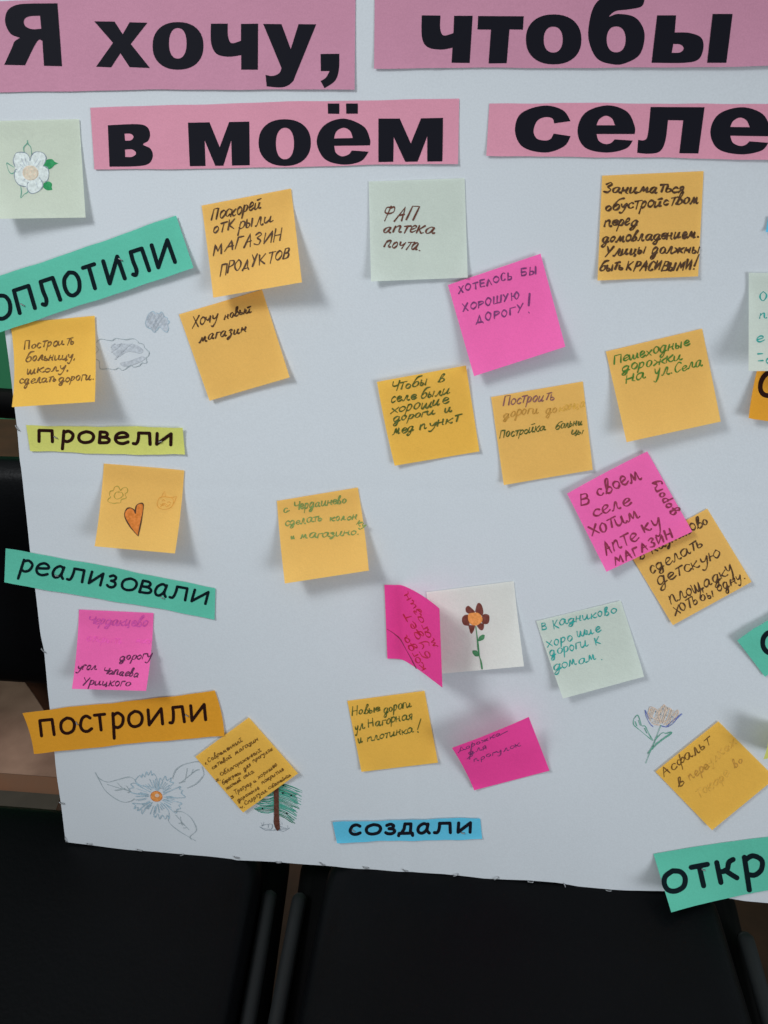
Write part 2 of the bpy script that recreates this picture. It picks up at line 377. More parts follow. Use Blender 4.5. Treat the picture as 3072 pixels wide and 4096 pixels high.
def write(st, c, text, x0, y0, x1, y1, xh, mt, width=7.5, slant=.42, caps=False, cap=1.65):
    """one handwritten word from baseline start to baseline end (window units)"""
    adv = []
    for ch in text:
        k = 1.0 if (caps or ch.lower() == ch) else 1.3
        adv.append(G[ch][0] * k)
    L = math.hypot(x1 - x0, y1 - y0); d = ((x1 - x0) / L, (y1 - y0) / L); up = (d[1], -d[0])
    sx = L / max(sum(adv) - .1, .3); x = 0
    for ch, a in zip(text, adv):
        big = (not caps) and ch.lower() != ch
        hs = xh * .86 * (cap if big else 1) * random.uniform(.82, 1.15); ws = sx * (1.3 if big else 1) * (.8 if caps else .9) * random.uniform(.85, 1.12)
        jy = random.uniform(-.09, .09) * xh; sl = slant + random.uniform(-.1, .1)
        for strk in filter(None, G[ch][1].split('|')):
            straight = strk.startswith('-') and strk[1:2] in '.0123456789'
            raw = [tuple(map(float, p.split(','))) for p in (strk[1:] if straight else strk).split()]
            if straight:
                raw = [(p[0] + random.uniform(-.03, .03), p[1] + random.uniform(-.03, .03)) for p in raw]
                line = []
                for i in range(len(raw) - 1):
                    for k in range(4):
                        t = k / 4; line.append((raw[i][0] * (1 - t) + raw[i + 1][0] * t, raw[i][1] * (1 - t) + raw[i + 1][1] * t))
                line.append(raw[-1])
            else:
                raw = [(p[0] + random.uniform(-.025, .025), p[1] + random.uniform(-.025, .025)) for p in raw]
                line = catmull(raw, n=4)
            out = []
            for px_, py_ in line:
                py_ = py_ if py_ > 0 else py_ * .8
                gx = x + px_ * ws + sl * py_ * hs; gy = py_ * hs + jy
                out.append((x0 + d[0] * gx + up[0] * gy, y0 + d[1] * gx + up[1] * gy))
            st.ribbon(c, out, width, mt)
        x += a * sx

# printed rounded label letters
LP = {
'п': "-.04,0 .02,1 .95,1 1,0", 'р': "-.1,1 0,-.62|.1,.85 .55,1 .98,.7 .85,.25 .45,.05 .08,.15", 'о': ".5,1 .12,.8 .0,.45 .12,.12 .45,0 .85,.15 1,.55 .85,.88 .5,1",
'в': "-.06,1 .0,.02|.06,1 .6,.98 .8,.8 .6,.57 .1,.53 .7,.5 1,.3 .8,.06 .0,.02", 'е': ".05,.5 .5,.56 .95,.66 .85,.9 .5,1 .12,.8 .0,.4 .2,.08 .6,0 1,.16",
'л': "0,.03 .15,.02 .25,.2 .3,.6 .3,1|-.3,1 .95,1 1,0", 'и': "-.02,1 0,.02 .94,1 .94,0", 'а': ".82,.85 .5,1 .12,.75 .0,.35 .15,.05 .45,.03 .75,.35 .86,.95|.86,.95 .8,.3 1,0",
'з': ".08,.88 .5,1 .85,.85 .7,.6 .35,.53 .8,.48 1,.25 .75,.03 .3,.0 .0,.12", 'с': ".95,.85 .6,1 .2,.85 0,.4 .2,.08 .6,.0 1,.15", 'т': "-.02,1 1,1|-.5,1 .52,0",
'д': "-0,-.22 .04,.02 .98,.02 1,-.22|-.2,.02 .38,.5 .42,1 .85,1 .83,.02", 'к': "-.0,1 .0,0|1,1 .72,.9 .5,.55 .08,.52|.4,.55 .7,.3 1,.08",
'О': ".5,1 .12,.8 .0,.45 .12,.12 .45,0 .85,.15 1,.55 .85,.88 .5,1", 'П': "-.0,0 .0,1 .96,1 1,0", 'Л': "0,.05 .15,.0 .26,.2 .2,.6 .2,1|-.2,1 .9,1 1,0", 'Т': "-.0,1 1,1|-.5,1 .55,0", 'И': "-.02,1 .06,0 .88,1 .98,0",
}
def label_print(st, c, letters, base, h, width, mt, slant=0.0):
    (xa, ya), (xb, yb) = base
    L = math.hypot(xb - xa, yb - ya); d = ((xb - xa) / L, (yb - ya) / L); up = (d[1], -d[0])
    for ch, x0, x1 in letters:
        lo = (x0 - xa) / d[0] + width / 2; hi = (x1 - xa) / d[0] - width / 2
        for strk in LP[ch].split('|'):
            straight = strk.startswith('-')
            raw = [tuple(map(float, p.split(','))) for p in (strk[1:] if straight else strk).split()]
            line = raw if straight else catmull(raw, n=6)
            out = []
            for gx, gy in line:
                yy = width / 2 + gy * (h - width); xx = lo + gx * (hi - lo) + slant * yy
                out.append((xa + d[0] * xx + up[0] * yy, ya + d[1] * xx + up[1] * yy))
            st.thick(c, out, width, mt)

def staple(parent, at, c, p, ang, size=11.0):
    """a small wire staple standing on the paper"""
    vs = []; fs = []; K = 6; N = 7; r = 0.00055
    o = np.array(at(c, p, 0.0002)); q = np.array(at(c, (p[0] + math.cos(ang) * 10, p[1] + math.sin(ang) * 10), 0.0002)) - o
    q /= np.linalg.norm(q); n = np.array((0, 0, 1.)); s = np.cross(n, q)
    half = size / 4400.0
    path = []
    for i in range(N):
        a = math.pi * i / (N - 1); path.append(o - q * math.cos(a) * half + n * (math.sin(a) ** .5) * 0.0014)
    for i, c0 in enumerate(path):
        t = path[min(i + 1, N - 1)] - path[max(i - 1, 0)]; t /= np.linalg.norm(t); b = np.cross(t, s)
        for k in range(K):
            a = 2 * math.pi * k / K; vs.append(c0 + (s * math.cos(a) + b * math.sin(a)) * r)
    for i in range(N - 1):
        for k in range(K): fs.append((i * K + k, i * K + (k + 1) % K, (i + 1) * K + (k + 1) % K, (i + 1) * K + k))
    return obj("staple", vs, fs, 'steel', parent=parent, smooth=True)

# ------------------------------------------------------------------ the setting: floor, plank, green wall
def box_mesh(name, lo, hi, mt, parent=None, **k):
    (x0, y0, z0), (x1, y1, z1) = lo, hi
    v = [(x0, y0, z0), (x1, y0, z0), (x1, y1, z0), (x0, y1, z0), (x0, y0, z1), (x1, y0, z1), (x1, y1, z1), (x0, y1, z1)]
    f = [(3, 2, 1, 0), (4, 5, 6, 7), (0, 1, 5, 4), (1, 2, 6, 5), (2, 3, 7, 6), (3, 0, 4, 7)]
    return obj(name, v, f, mt, parent=parent, **k)
tag(obj("floor", [(-4, -3, 0), (4, -3, 0), (4, 1.3, 0), (-4, 1.3, 0)], [(0, 1, 2, 3)], 'wood'), kind='structure')  # brown floor, its colour darkened to hold the shade under the chairs
tag(box_mesh("linoleum", (-4, 0.412, -0.01), (4, 1.299, 0.004), 'floor'), kind='structure')
tag(box_mesh("floor_strip", (-4, 0.372, -0.01), (4, 0.410, 0.006), 'plank'), kind='structure')
tag(box_mesh("floor_edging", (-4, 0.335, -0.01), (4, 0.371, 0.010), 'greywood'), kind='structure')
tag(box_mesh("wall", (-4, 1.3, -0.02), (4, 1.4, 2.6), 'wall'), kind='structure')

# ------------------------------------------------------------------ chairs under and behind the board
def tube(path, r, K=10):
    vs = []; fs = []; path = [np.array(p, float) for p in path]; N = len(path)
    for i, c0 in enumerate(path):
        t = path[min(i + 1, N - 1)] - path[max(i - 1, 0)]; t /= np.linalg.norm(t)
        a0 = np.array((0, 0, 1.)) if abs(t[2]) < .9 else np.array((0, 1., 0))
        s = np.cross(t, a0); s /= np.linalg.norm(s); b = np.cross(s, t)
        for k in range(K):
            a = 2 * math.pi * k / K; vs.append(c0 + (s * math.cos(a) + b * math.sin(a)) * r)
    for i in range(N - 1):
        for k in range(K): fs.append((i * K + k, i * K + (k + 1) % K, (i + 1) * K + (k + 1) % K, (i + 1) * K + k))
    fs.append(tuple(range(K - 1, -1, -1))); fs.append(tuple(range((N - 1) * K, N * K)))
    return vs, fs
def curve3(pl, n=6):
    q = [np.array(p, float) for p in pl]; out = []; N = len(q)
    for i in range(N - 1):
        p0 = q[max(i - 1, 0)]; p1 = q[i]; p2 = q[i + 1]; p3 = q[min(i + 2, N - 1)]
        for k in range(n):
            t = k / n; out.append(0.5 * ((2 * p1) + (-p0 + p2) * t + (2 * p0 - 5 * p1 + 4 * p2 - p3) * t * t + (-p0 + 3 * p1 - 3 * p2 + p3) * t ** 3))
    out.append(q[-1]); return out
def cushion(w0, w1, d, th, rc, crown, tf=lambda p: p):
    """rounded pad: plan w0 (front half-width) to w1 (rear half-width), depth d, thickness th, corner radius rc"""
    vs = []; fs = []; K = 9
    def ring(inset, z):
        pl = []
        cs = [(w1 - rc, 0 - rc, 0), (-w1 + rc, 0 - rc, 1), (-w0 + rc, -d + rc, 2), (w0 - rc, -d + rc, 3)]
        for cx, cy, qd in cs:
            for k in range(K):
                a = math.pi / 2 * (qd + k / (K - 1)); rr = max(rc - inset, 0.002)
                pl.append((cx + math.cos(a) * rr, cy + math.sin(a) * rr, z))
        return pl
    prof = [(.012, -th), (.002, -th + .006), (0, -th * .5), (.002, -.014), (.006, -.006), (.014, -.001), (.03, crown * .45), (.06, crown * .8)]
    rings = [ring(i, z) for i, z in prof]
    # the flat middle shrinks towards the centre
    last = rings[-1]; cx = 0; cy = -d / 2
    for s_, z in ((.75, crown * .95), (.45, crown), (.15, crown)):
        rings.append([(cx + (p[0] - cx) * s_, cy + (p[1] - cy) * s_, z) for p in last])
    N = len(rings[0])
    for r in rings: vs += [tf(p) for p in r]
    for j in range(len(rings) - 1):
        for k in range(N): fs.append((j * N + k, j * N + (k + 1) % N, (j + 1) * N + (k + 1) % N, (j + 1) * N + k))
    fs.append(tuple(range((len(rings) - 1) * N, len(rings) * N))); fs.append(tuple(range(N - 1, -1, -1)))
    return vs, fs
def chair(x, label, w1, w0, rail, splay, shell1, shell0):
    e = bpy.data.objects.new("chair", None); COL.objects.link(e); e.location = (x, 0.052, 0)
    tag(e, label, "chair", "black chairs holding up the poster board")
    v, f = cushion(w0, w1, .44, .055, .06, .004, lambda p: (p[0], p[1], p[2] + .4565))
    obj("seat", v, f, 'leather', e, smooth=True)
    def tb(p): return (p[0], p[2] * -1 + .057 + (p[1] + .3) * .14, .83 + p[1] * .98)       # upright pad facing the front
    v, f = cushion(w1 - .01, w1 - .02, .27, .035, .05, .006, tb)
    obj("backrest", v, f, 'leather', e, smooth=True)
    v, f = cushion(shell0, shell1, .46, .04, .022, .002, lambda p: (p[0], p[1] + .006, p[2] + .4105))
    obj("seat_shell", v, f, 'black', e, smooth=True)
    for s in (-1, 1):
        v, f = tube(curve3([(s * (rail + .37 * splay), -.452, .02), (s * (rail + .36 * splay), -.44, .38), (s * (rail + .3 * splay), -.37, .419), (s * (rail + .04 * splay), -.1, .419), (s * rail, -.064, .416)]), .0078)
        obj("side_frame", v, f, 'frame', e, smooth=True)
        v, f = tube([(s * .14, -.03, .375), (s * .15, -.01, .0)], .011); obj("leg", v, f, 'frame', e, smooth=True)
        v, f = tube(curve3([(s * .05, -.05, .395), (s * .055, .06, .42), (s * .066, .085, .50), (s * .098, .088, .62)]), .012)
        obj("back_support", v, f, 'wood', e, smooth=True)
    return e
chair(-0.3325, "black padded chair under the left half of the poster board", .207, .227, .2155, .07, .224, .258)
chair(0.1385, "black padded chair under the right half of the poster board", .197, .206, .2235, -.02, .234, .207)
def armchair():
    e = bpy.data.objects.new("armchair", None); COL.objects.link(e); e.location = (-0.86, 0.6, 0)
    tag(e, "black armchair with wooden seat in front of the green wall, left of the board", "armchair")
    v, f = tube(curve3([(-.12, .02, 1.02), (-.05, .0, .86), (.02, -.01, .735), (.12, -.01, .70), (.30, -.01, .69), (.5, -.01, .70)]), .024)
    obj("armrest", v, f, 'black', e, smooth=True)
    box_mesh("seat", (-.2, .0, .42), (.5, .4, .46), 'wood', e)
    for px_ in (-.17, .45):
        v, f = tube([(px_, .05, 0), (px_, .05, .69)], .016); obj("leg", v, f, 'black', e, smooth=True)
armchair()
#BOARD#
# ------------------------------------------------------------------ the poster board
board = bpy.data.objects.new("poster_board", None); COL.objects.link(board)
board.matrix_world = BOARD @ Matrix.Translation((0, BOTTOM, 0))
tag(board, "large white paper poster stapled to a flat board, leaning back on black chairs", "poster")
_off = np.array((0, BOTTOM, 0))
BW = 1.02; TOP = 0.47; LX = -0.335
def bl(c, s): return [P(*src(c, p[:2]), 0) for p in pts(s)]
bottom = bl(E7, "270,73 380,88 480,100 620,118 780,137 900,147 1050,155 1150,160 1250,168 1380,178 1480,188 1600,195") + bl(E8, "60,208 250,218 430,238 620,246 750,257 880,280 1050,289 1200,293") + bl(E5, "700,1085 1000,1124 1150,1150 1400,1190 1659,1217")
bottom = [(p[0], p[1]) for p in bottom]
bottom.append((LX + BW, bottom[-1][1] + .002))
left = [(p[0], p[1]) for p in reversed(bl(D1, "-20,-120 33,190 80,540 130,950 155,1240") + bl(D4, "150,180 213,770 250,1050 292,1400") + bl(E1, "318,410 345,700 385,1040 402,1240") + bl(E6, "500,1150 527,1330 555,1540"))]
left = [bottom[0]] + left + [(left[-1][0] - .003, TOP)]
def resample(pl, n):
    q = [np.array(p, float) for p in pl]; l = [0]
    for a, b in zip(q, q[1:]): l.append(l[-1] + np.linalg.norm(b - a))
    out = []
    for i in range(n + 1):
        t = l[-1] * i / n; k = max(j for j in range(len(l)) if l[j] <= t + 1e-12); k = min(k, len(q) - 2)
        s = (t - l[k]) / (l[k + 1] - l[k]); out.append(q[k] * (1 - s) + q[k + 1] * s)
    return out
NX, NY = 250, 190
eb = resample(bottom, NX); el = resample(left, NY)
er = resample([bottom[-1], (LX + BW, TOP)], NY); et = resample([left[-1], (LX + BW, TOP)], NX)
def sag(x, y):
    crease = -0.30 * math.exp(-((x - .035 - .01 * y) / .004) ** 2) - .22 * math.exp(-((x - .185) / .005) ** 2) * (1 if y > .1 else .2) - .15 * math.exp(-((y - .02 - .02 * x) / .005) ** 2)
    edge = .5 * math.exp(-((y + .3755) / .03) ** 2) * math.sin(x * 95 + 3 * math.sin(x * 17)) + .35 * math.exp(-((x + .335) / .03) ** 2) * math.sin(y * 80)
    return min(0.0, ripple(x, y)) + crease * .0013 + (edge - .85) * .0004
vs = []; fs = []
for j in range(NY + 1):
    for i in range(NX + 1):
        s, t = i / NX, j / NY
        p = (1 - t) * eb[i] + t * et[i] + (1 - s) * el[j] + s * er[j] - ((1 - s) * (1 - t) * eb[0] + s * (1 - t) * eb[-1] + (1 - s) * t * et[0] + s * t * et[-1])
        vs.append(np.array((p[0], p[1], sag(p[0], p[1]))) - _off)
for j in range(NY):
    for i in range(NX):
        a = j * (NX + 1) + i; fs.append((a, a + 1, a + NX + 2, a + NX + 1))
paper = obj("paper_sheet", vs, fs, 'sheet', parent=board, smooth=True)
box_mesh("backing_panel", (LX + .004, .0065, -.011), (LX + BW - .004, TOP - BOTTOM - .004, -.004), 'backing', parent=board)

def at_board(c, p, eps=0.00016):
    x, y = src(c, p); q = P(x, y, 0)
    return P(x, y, sag(q[0], q[1]) + eps + .00012) - _off
def drawing(name):
    return Strokes(at_board)
def lines(st, c, text, w, mt, n=4, closed=False):
    for s in text.split('|'):
        straight = s.startswith('-') and s[1:2] in '.0123456789'
        raw = [p[:2] for p in pts(s[1:] if straight else s)]
        st.ribbon(c, raw if straight else catmull(raw, closed=closed, n=n), w, mt)
def hatch(st, c, outer, ang, step, w, mt, jit=.35, skip=0.0):
    """pencil hatching clipped to an outline"""
    ca, sa = math.cos(ang), math.sin(ang)
    q = [(p[0] * ca + p[1] * sa, -p[0] * sa + p[1] * ca) for p in outer]
    y = min(p[1] for p in q) + step * .5; ymax = max(p[1] for p in q)
    while y < ymax:
        xs = sorted(q[i][0] + (y - q[i][1]) * (q[i - 1][0] - q[i][0]) / (q[i - 1][1] - q[i][1]) for i in range(len(q)) if (q[i][1] > y) != (q[i - 1][1] > y))
        for a, b in zip(xs[::2], xs[1::2]):
            if b - a > step and random.random() >= skip:
                a += random.uniform(0, jit) * step; b -= random.uniform(0, jit) * step
                dy = random.uniform(-jit, jit) * step
                ln = [(a + (b - a) * t, y + dy * math.sin(t * 3)) for t in (0, .25, .5, .75, 1)]
                st.ribbon(c, [(p[0] * ca - p[1] * sa, p[0] * sa + p[1] * ca) for p in ln], w, mt)
        y += step * random.uniform(.8, 1.2)

d = drawing("cloud")
o1 = "1215,80 1232,35 1270,10 1285,30 1300,22 1320,32 1340,15 1355,32 1362,55 1385,62 1390,80 1405,100 1390,120 1398,150 1385,182 1355,170 1325,140 1305,160 1280,187 1255,160 1218,140 1206,108"
lines(d, D1, o1, 5, 'pencil_blue', closed=True)
d.fill(D1, catmull(pts(o1), closed=True, n=4), 'pencil_smudge', eps=.00005)
hatch(d, D1, [p[:2] for p in pts(o1)], -1.0, 22, 7, 'pencil_pale_blue')
d.build("cloud_drawing", paper)["label"] = "small pale blue pencil cloud"
d = drawing("cloud")
o2 = "800,270 835,240 890,250 930,253 960,235 1000,240 1050,245 1110,237 1145,262 1150,272 1190,285 1200,312 1237,350 1228,385 1212,395 1218,435 1200,442 1180,438 1155,462 1110,474 1085,460 1040,490 1010,500 985,480 950,495 900,487 840,490 825,470 825,430 800,408"
lines(d, D1, o2, 5, 'pencil_grey'); lines(d, D1, "-800,300 820,330 795,360", 5, 'pencil_grey')
for q_ in ("930,300~ 1010,280~ 1120,285~ 1185,330~ 1160,360~ 1060,345~ 980,390~ 940,360~", "1000,440~ 1080,420~ 1180,385~ 1200,410~ 1120,450~ 1030,470~"): d.fill(D1, outline(q_), 'pencil_smudge', eps=.00004)
hatch(d, D1, outline("920,290~ 1100,270~ 1200,320~ 1180,400~ 1060,460~ 960,440~"), -.75, 30, 5, 'pencil_smudge', skip=.3)
d.build("cloud_drawing", paper)["label"] = "large outlined pencil cloud"

d = drawing("flower")
lines(d, E2, "135,482 160,520 215,545 280,530 350,512 385,520 405,545|135,482 165,540 200,600 260,650 320,678 370,672 395,655|215,560 260,575 330,595 370,605|280,550 310,580 340,596|265,600 300,596 330,585|340,570 365,605 350,615", 4.2, 'pencil_grey')
lines(d, E2, "648,520 670,465 720,430 800,410 840,412|845,445 855,490 840,520 800,560 745,585|700,550 750,510 800,470 825,462|745,455 735,515 728,530|785,460 770,495|690,552 730,540", 4.2, 'pencil_grey')
lines(d, E2, "625,770 620,800 640,830 690,870 740,900 800,935|660,740 720,745 775,790 805,850 800,875 765,905 772,925|670,765 700,800 755,860|690,820 710,818 725,832|720,850 740,848|700,775 705,810 712,830", 4.2, 'pencil_grey')
for pet in ("545,600 500,575 445,570 400,540 430,500 440,515 450,490 462,512 475,475 485,500 505,470 510,500 525,490 545,530 550,600", "552,600 562,520 580,535 600,505 610,535 640,515 632,545 655,548 620,585 585,612",
            "585,630 640,600 700,575 692,592 715,600 705,618 732,645 690,650 640,648 590,645", "590,660 650,670 708,685 690,700 700,720 678,728 670,752 640,730 600,690", "550,690 525,740 530,780 550,755 562,790 580,765 600,792 612,765 625,790 622,740 600,710 570,680",
            "500,680 440,690 380,685 402,700 392,722 420,712 415,735 440,725 445,758 470,715 500,690", "505,638 450,630 375,615 362,590 388,580 370,560 395,552 425,570 460,590 502,610"):
    lines(d, E2, pet, 4.5, 'pencil_blue')
for a in range(0, 360, 9):
    if random.random() < .25: continue
    a_ = math.radians(a + random.uniform(-3, 3)); r0 = random.uniform(50, 75); r1 = random.uniform(105, 145)
    lines(d, E2, "-%f,%f %f,%f" % (540 + math.cos(a_) * r0, 640 + math.sin(a_) * r0 * .95, 540 + math.cos(a_) * r1, 640 + math.sin(a_) * r1 * .85), 4, 'pencil_blue')
disc = [(540 + 38 * math.cos(a * .35), 640 + 33 * math.sin(a * .35)) for a in range(18)]
d.fill(E2, disc, 'crayon_orange'); d.ribbon(E2, disc + disc[:1], 5, 'heart_orange')
d.fill(E2, [(545 + 15 * math.cos(a * .5), 634 + 12 * math.sin(a * .5)) for a in range(13)], 'crayon_tan', eps=.0003)
d.build("flower_drawing", paper)["label"] = "big pale blue pencil flower with an orange centre"

d = drawing("tree")
for i in range(46):
    y = 1060 + i * 11; t = i / 45
    L = (360 - 140 * t) * random.uniform(.75, 1.08); dy = L * (.35 + .25 * t) * random.uniform(.8, 1.1); x0 = 1262 + random.uniform(-4, 10)
    lines(d, F6, "%f,%f %f,%f %f,%f" % (x0, y, x0 + L * .5, y + dy * .38, x0 + L, y + dy), random.choice((6, 8, 11)), random.choice(('crayon_green', 'tree_teal', 'tree_teal')), n=5)
for i in range(26):
    y = 1180 + i * 12.6; L = random.uniform(190, 300); dy = random.uniform(5, 40) * (1 if i < 18 else .6)
    lines(d, F6, "%f,%f %f,%f %f,%f" % (1190, y, 1190 - L * .5, y + dy, 1190 - L, y + dy * .6), random.choice((6, 8, 10)), random.choice(('crayon_green', 'tree_teal', 'tree_teal')), n=5)
for x, y in ((1325, 1215), (1450, 1252), (1018, 1450), (1385, 1520), (1330, 1100)):
    d.fill(F6, [(x + 16 * math.cos(a), y + 15 * math.sin(a)) for a in (0, 1, 2, 3, 4, 5)], 'ink', eps=.0004)
d.fill(F6, outline("1185,1120 1262,1120 1265,1500~ 1270,1600~ 1282,1755 1242,1788 1205,1730~ 1188,1650~ 1192,1560~ 1190,1300"), 'bark_brown', eps=.00045)
lines(d, F6, "1000,1715 1070,1690 1165,1690 1150,1760 1040,1750 975,1725|985,1730 1060,1775 1160,1778 1245,1770 1330,1792 1390,1765 1425,1740|1280,1720 1340,1735 1385,1755 1300,1760 1260,1785|-1020,1705 1000,1665|-1030,1700 1040,1655|-1105,1735 1108,1685|-1310,1660 1315,1690|-1395,1735 1400,1705", 6, 'pencil_dark_grey')
d.build("tree_drawing", paper)["label"] = "green fir tree drawn with a brown trunk"

d = drawing("tulip")
o3 = "675,475 740,495 800,455 850,485 912,520 880,590 830,620 770,608 715,618 670,570 660,520"
hatch(d, E4, [p[:2] for p in pts(o3)], 1.9, 15, 6, 'pencil_tan', skip=.1)
lines(d, E4, "770,610 745,580 700,560 670,520 680,475 710,480 740,500 752,540 770,600|770,600 752,540 775,480 800,455 806,490 790,560 775,600|780,600 808,520 840,485 857,500 830,570 790,605|790,605 850,570 905,500 913,530 870,590 800,620|690,490 663,530 680,580 710,615 762,622", 6, 'crayon_tan')
lines(d, E4, "640,500 650,555 680,610 705,636|640,500 648,510 670,570|945,530 900,572 870,610 822,638 775,630|945,530 910,555 860,595 822,632", 6, 'crayon_indigo')
lines(d, E4, "770,625 745,690 715,770 680,850 645,938|545,575 545,620 590,660 650,710 700,750|545,575 578,540 602,600 615,630 640,632 665,680 705,745|720,750 760,705 790,685 810,692 860,680 852,700 790,740 730,790 700,825|-700,820 735,775 860,685|-560,595 570,630|-585,585 600,625|-635,650 655,690|-670,695 690,735|660,860 690,820 720,760", 6, 'flower_teal')
for p in ("728,510 730,520", "786,485 788,496", "818,530 816,545", "768,528 766,536", "865,550 862,562", "690,568 698,570"): lines(d, E4, "-" + p, 7, 'pencil_dark_grey')
d.build("flower_drawing", paper)["label"] = "small tan tulip with green leaves"

for c, x, y, a in ((E7, 275, 60, 1.2), (E7, 372, 78, .1), (E7, 580, 103, .2), (E7, 753, 123, -.3), (E7, 982, 133, .2), (E7, 1157, 153, 0), (E7, 1338, 160, .5), (E7, 1518, 175, .1), (E8, 92, 195, .3), (E8, 310, 215, -.4), (E8, 485, 229, -.5),
                   (E8, 633, 243, .1), (E8, 782, 262, 1.2), (E8, 970, 281, .1), (D1, 146, 978, 1.0), (E1, 322, 408, .8), (E6, 548, 1350, .3)):
    staple(board, at_board, c, (x, y), a, 12)

# ------------------------------------------------------------------ title strips (rose paper, heavy black letters)
def strip(name, c, corners, mt, label, cat, seed=0, base=.2, lift=(0, 0, 0, 0), bows=None, cut=1.9, group="paper strips with printed words", **k):
    s = Sheet(c, corners, base=base, lift=lift, bows=bows, seed=seed, cut=cut, **k); s.mesh(name, mt, n=28); tag(s.obj, label, cat, group); return s
def letters(s, c, glyphs):
    for outer, holes, *dots in glyphs:
        st = Strokes(s.at)
        st.fill(c, outline(outer) if isinstance(outer, str) else outer, 'ink', [outline(h) if isinstance(h, str) else h for h in holes])
        for d_ in dots: st.fill(c, outline(d_), 'ink')
        st.build("letter", s.obj)
def ell(cx, cy, rx, ry, n=40, k=2.25):
    o = []
    for i in range(n):
        a = 2 * math.pi * i / n; ca, sa = math.cos(a), math.sin(a)
        o.append((cx + rx * math.copysign(abs(ca) ** (2 / k), ca), cy + ry * math.copysign(abs(sa) ** (2 / k), sa)))
    return o
TG = "rose title strips with heavy black letters"
s = strip("title_strip", C1, [(-30, 6), (1536, -30), (1532, 384), (-30, 398)], 'rose', "rose paper strip printed Я хочу with a comma in heavy black letters", "title strip", 1, lift=(0, 0, 1.2, .4), bows={'B': (0, -2)}, group=TG)
letters(s, C1, [
 ("248,14 268,286 190,284 183,177 168,172~ 148,200~ 108,282 18,280 52,205~ 62,180~ 86,163 45,145~ 22,95~ 33,45~ 75,20~ 140,15", ["173,68 178,124 140,126~ 112,115~ 103,97~ 108,80~ 130,70~"]),
 ("407,92 495,93 530,148 560,96 637,98 565,190 648,294 560,290 520,230 480,291 415,288 488,185", []),
 (ell(769, 198, 110, 103), [ell(768, 187, 38, 66)]),
 ("911,102 984,102 985,155~ 1000,186~ 1041,176 1041,103 1115,102 1114,301 1042,301 1042,238 985,245~ 935,232~ 912,185~", []),
 ("1137,103 1216,104 1256,212 1290,104 1366,105 1282,312~ 1262,355~ 1220,377~ 1152,373 1147,323 1178,328~ 1207,315~ 1216,294", []),
 ("1385,233 1466,232 1464,300~ 1448,348~ 1402,381 1385,350 1408,335~ 1424,307 1386,307", [])])
s = strip("title_strip", C2, [(-40, -34), (1790, -34), (1785, 285), (-43, 297)], 'rose', "rose paper strip printed чтобы in heavy black letters at the top right", "title strip", 2, lift=(0, 0, 2, .4), bows={'B': (0, 1)}, group=TG)
letters(s, C2, [
 ("163,66 244,67 243,125~ 258,153~ 300,143 303,68 383,68 370,272 292,271 296,206 245,214~ 188,203~ 164,160~", []),
 ("407,69 604,70 600,128 542,127 530,273 452,274 462,128 404,127", []),
 (ell(733, 170, 120, 108), [ell(731, 171, 41, 56)]),
 ("1126,-2 1112,28~ 1060,40~ 1000,48~ 973,72~ 1010,60~ 1075,70~ 1112,105~ 1126,160~ 1105,235~ 1045,272~ 990,278~ 920,252~ 884,170~ 890,80~ 915,15~ 960,-15~ 1040,-22~", [ell(1003, 170, 41, 56)]),
 ("1180,66 1262,66 1256,140 1320,142~ 1370,162~ 1380,205~ 1360,255~ 1300,271~ 1156,271", ["1250,190 1280,192~ 1295,208~ 1280,226~ 1243,228"], "1420,60 1506,60 1479,271 1396,271")])
s = strip("title_strip", C1, [(390, 462), (1984 , 424), (1979, 708), (408, 735)], 'rose2', "rose paper strip printed в моём in heavy black letters", "title strip", 3, lift=(0, 0, .8, .4), group=TG)
letters(s, C1, [
 ("466,541 590,536~ 635,548~ 648,580~ 640,608~ 618,624~ 650,642~ 660,675~ 642,707~ 590,718~ 473,720", ["538,577 565,578~ 577,592~ 565,606~ 540,607", "540,646 572,646~ 588,662~ 572,677~ 541,678"]),
 ("812,530 905,528 949,636 990,527 1077,525 1079,714 1002,715 999,606 965,716 930,716 884,606 888,717 820,718", []),
 (ell(1230, 616, 113, 101), [ell(1231, 620, 39, 68)]),
 ("1598,628 1598,600~ 1570,545~ 1483,512~ 1400,542~ 1368,612~ 1402,686~ 1480,711~ 1558,697~ 1593,655 1520,650 1505,668~ 1475,675~ 1450,658~ 1444,630", ["1443,598 1524,596 1512,565~ 1483,552~ 1453,568~"], "1416,447 1466,447 1466,492 1417,491", "1495,447 1546,447 1546,491 1496,491")])
letters(s, C2, [("-24,512 68,512 116,620 160,511 255,509 252,697 187,698 187,588 145,698 92,699 42,592 40,699 -24,700", [])])
s = strip("title_strip", C2, [(455, 447), (1740, 447), (1735, 692), (442, 671)], 'rose2', "rose paper strip printed селе in heavy black letters", "title strip", 4, lift=(0, 0, .8, .6), group=TG)
hole = "918,541 998,541 985,512~ 958,500~ 930,515~"
eo = "1083,579 1083,545~ 1050,482~ 965,455~ 870,487~ 836,565~ 868,637~ 960,659~ 1045,642~ 1075,607 997,602 980,618~ 955,622~ 928,608~ 918,579"
mv = lambda t: [(1410 + (p[0] - 836) * 1.05, p[1] + 6 + (p[0] - 836) * .015) for p in outline(t)]
letters(s, C2, [
 ("806,523 735,533 728,512~ 697,506~ 662,522~ 646,565~ 660,598~ 695,607~ 720,600~ 733,577 806,588 778,632~ 697,659~ 600,635~ 566,565~ 592,490~ 690,456~ 772,475~", []),
 (eo, [hole]), ("1152,462 1385,463 1358,663 1276,662 1293,520 1227,519 1215,610~ 1190,655~ 1140,664~ 1094,660 1098,604 1125,605~ 1140,580~", []), (mv(eo), [mv(hole)])])

